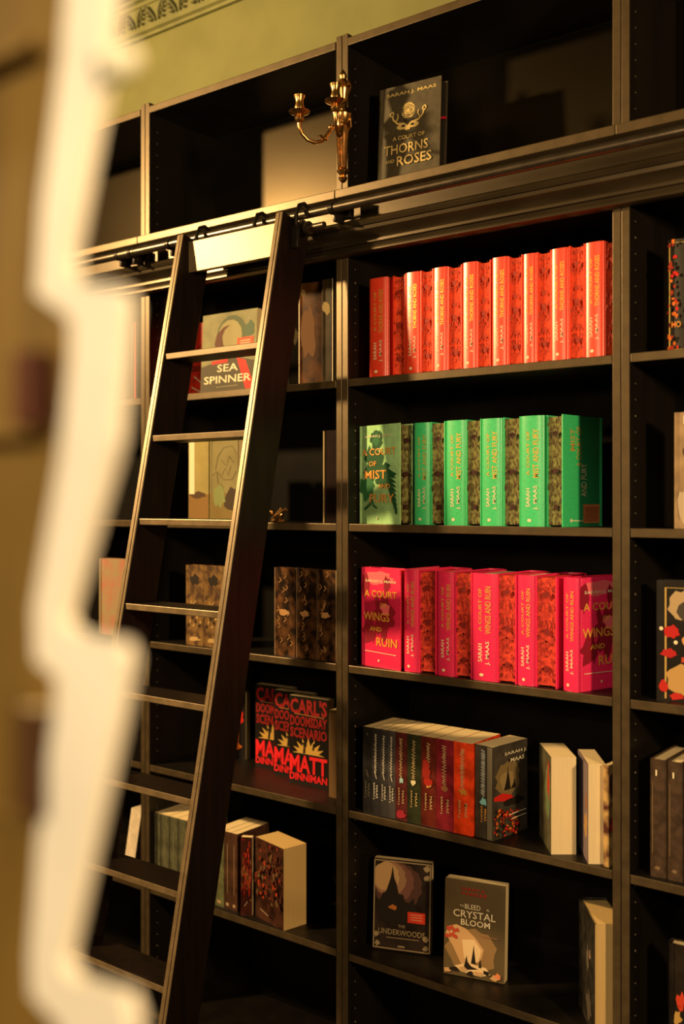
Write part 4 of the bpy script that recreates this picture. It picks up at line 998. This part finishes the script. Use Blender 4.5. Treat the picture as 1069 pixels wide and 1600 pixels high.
# right and left outlines of one tooth, repeated (pixel period 545 -> metres)
per = 0.545*1000/1600*0.56/1.0 if False else (sp_(120, 500)[1]-sp_(120, 1045)[1])
right = [(180, 0), (170, 95), (114, 398), (118, 440), (194, 452), (203, 480)]
rightb = [(203, 480), (184, 690), (106, 968), (124, 990), (196, 1004), (204, 1030)]
rightc = [(204, 1030), (186, 1130), (106, 1500), (122, 1528), (202, 1552), (214, 1590)]
leftb = [(112, 0), (104, 100), (74, 330), (66, 460), (120, 500), (120, 560), (102, 720), (62, 950), (64, 1030), (98, 1058), (94, 1120), (72, 1280), (56, 1490), (58, 1550), (104, 1600)]
RR_ = [sp_(*p) for p in right+rightb[1:]+rightc[1:]]
LL_ = [sp_(*p) for p in leftb]
top = 2.02
out = [(RR_[0][0]+0.006, top), *RR_, (RR_[-1][0]-0.005, 1.20), (RR_[-1][0]-0.035, 1.125), (RR_[-1][0]+0.0, 1.105), (RR_[-1][0]+0.003, 1.09), (RR_[-1][0]-0.03, 0.92), (RR_[-1][0]+0.004, 0.90), (RR_[-1][0]-0.03, 0.72), (RR_[-1][0]+0.004, 0.70), (RR_[-1][0]-0.03, 0.5), (RR_[-1][0]+0.004, 0.48), (RR_[-1][0]-0.01, 0.02),
       (RR_[-1][0]-0.06, 0.02), (RR_[-1][0]-0.05, 0.44), (RR_[-1][0]-0.075, 0.46), (RR_[-1][0]-0.05, 0.66), (RR_[-1][0]-0.075, 0.68), (RR_[-1][0]-0.05, 0.86), (RR_[-1][0]-0.075, 0.88), (RR_[-1][0]-0.045, 1.06), (RR_[-1][0]-0.07, 1.10), (RR_[-1][0]-0.05, 1.28), *LL_[::-1], (LL_[0][0]+0.002, top)]
n = len(out)
th_ = 0.008
prism(bm, [(x-1.0, z) for x, z in out], -th_/2, th_/2, 'Y')
link('zigzag_frame', bm, CREAM, st)
# ledges and sloping panels behind the frame, reaching left
zs = [2.02-0.19*k for k in range(10)]
xl = -0.34
box('side_panel', AMBER, st, xl, LL_[3][0]-1.0+0.012, 0.0045, 0.012, 0.02, 2.0, 0.001)
for k, z in enumerate(zs):
    box('ledge', AMBER, st, xl, LL_[3][0]-1.0-0.002, -0.008, 0.0040, z-0.008, z-0.002, 0.001)
box('base', AMBER, st, xl-0.02, RR_[-1][0]-1.0+0.02, -0.12, 0.12, 0.0, 0.0195, 0.002)
kp = sp_(194, 97)
bm = bmesh.new(); ball(bm, (kp[0]-1.0, 0.0, kp[1]), 0.0088, (1.15, 0.6, 0.85), 16); bx(bm, RR_[1][0]-1.0-0.006, kp[0]-1.0-0.002, -0.004, 0.004, kp[1]-0.004, kp[1]+0.004)
link('peg', bm, mat('pale_peg', (0.85, 0.80, 0.60), 0.6), st, True)
# books on the stand, out of focus
for k, (p0, p1, y0_, y1_, rgb, lab) in enumerate(((8, 42, 520, 640, (0.09, 0.025, 0.012), 'blurred dark red-brown book on the close stand, at upper left edge'),
                                             (12, 46, 1130, 1290, (0.08, 0.035, 0.012), 'blurred brown book on the close stand, lower left edge'))):
    Yk = SY-0.014
    A_ = P(p0, y1_, Yk); B_ = P(p1, y0_, Yk)
    zt = min(zs, key=lambda q: abs(q-0.002-A_.z))
    b = Book(lab, 0.012, B_.z-A_.z, abs(B_.x-A_.x), mat('stand_book_%s' % ('wine', 'brown')[k], rgb, 0.5), soft=True)
    b.put((A_.x+B_.x)/2, Yk+0.010, zt-0.002, 0)
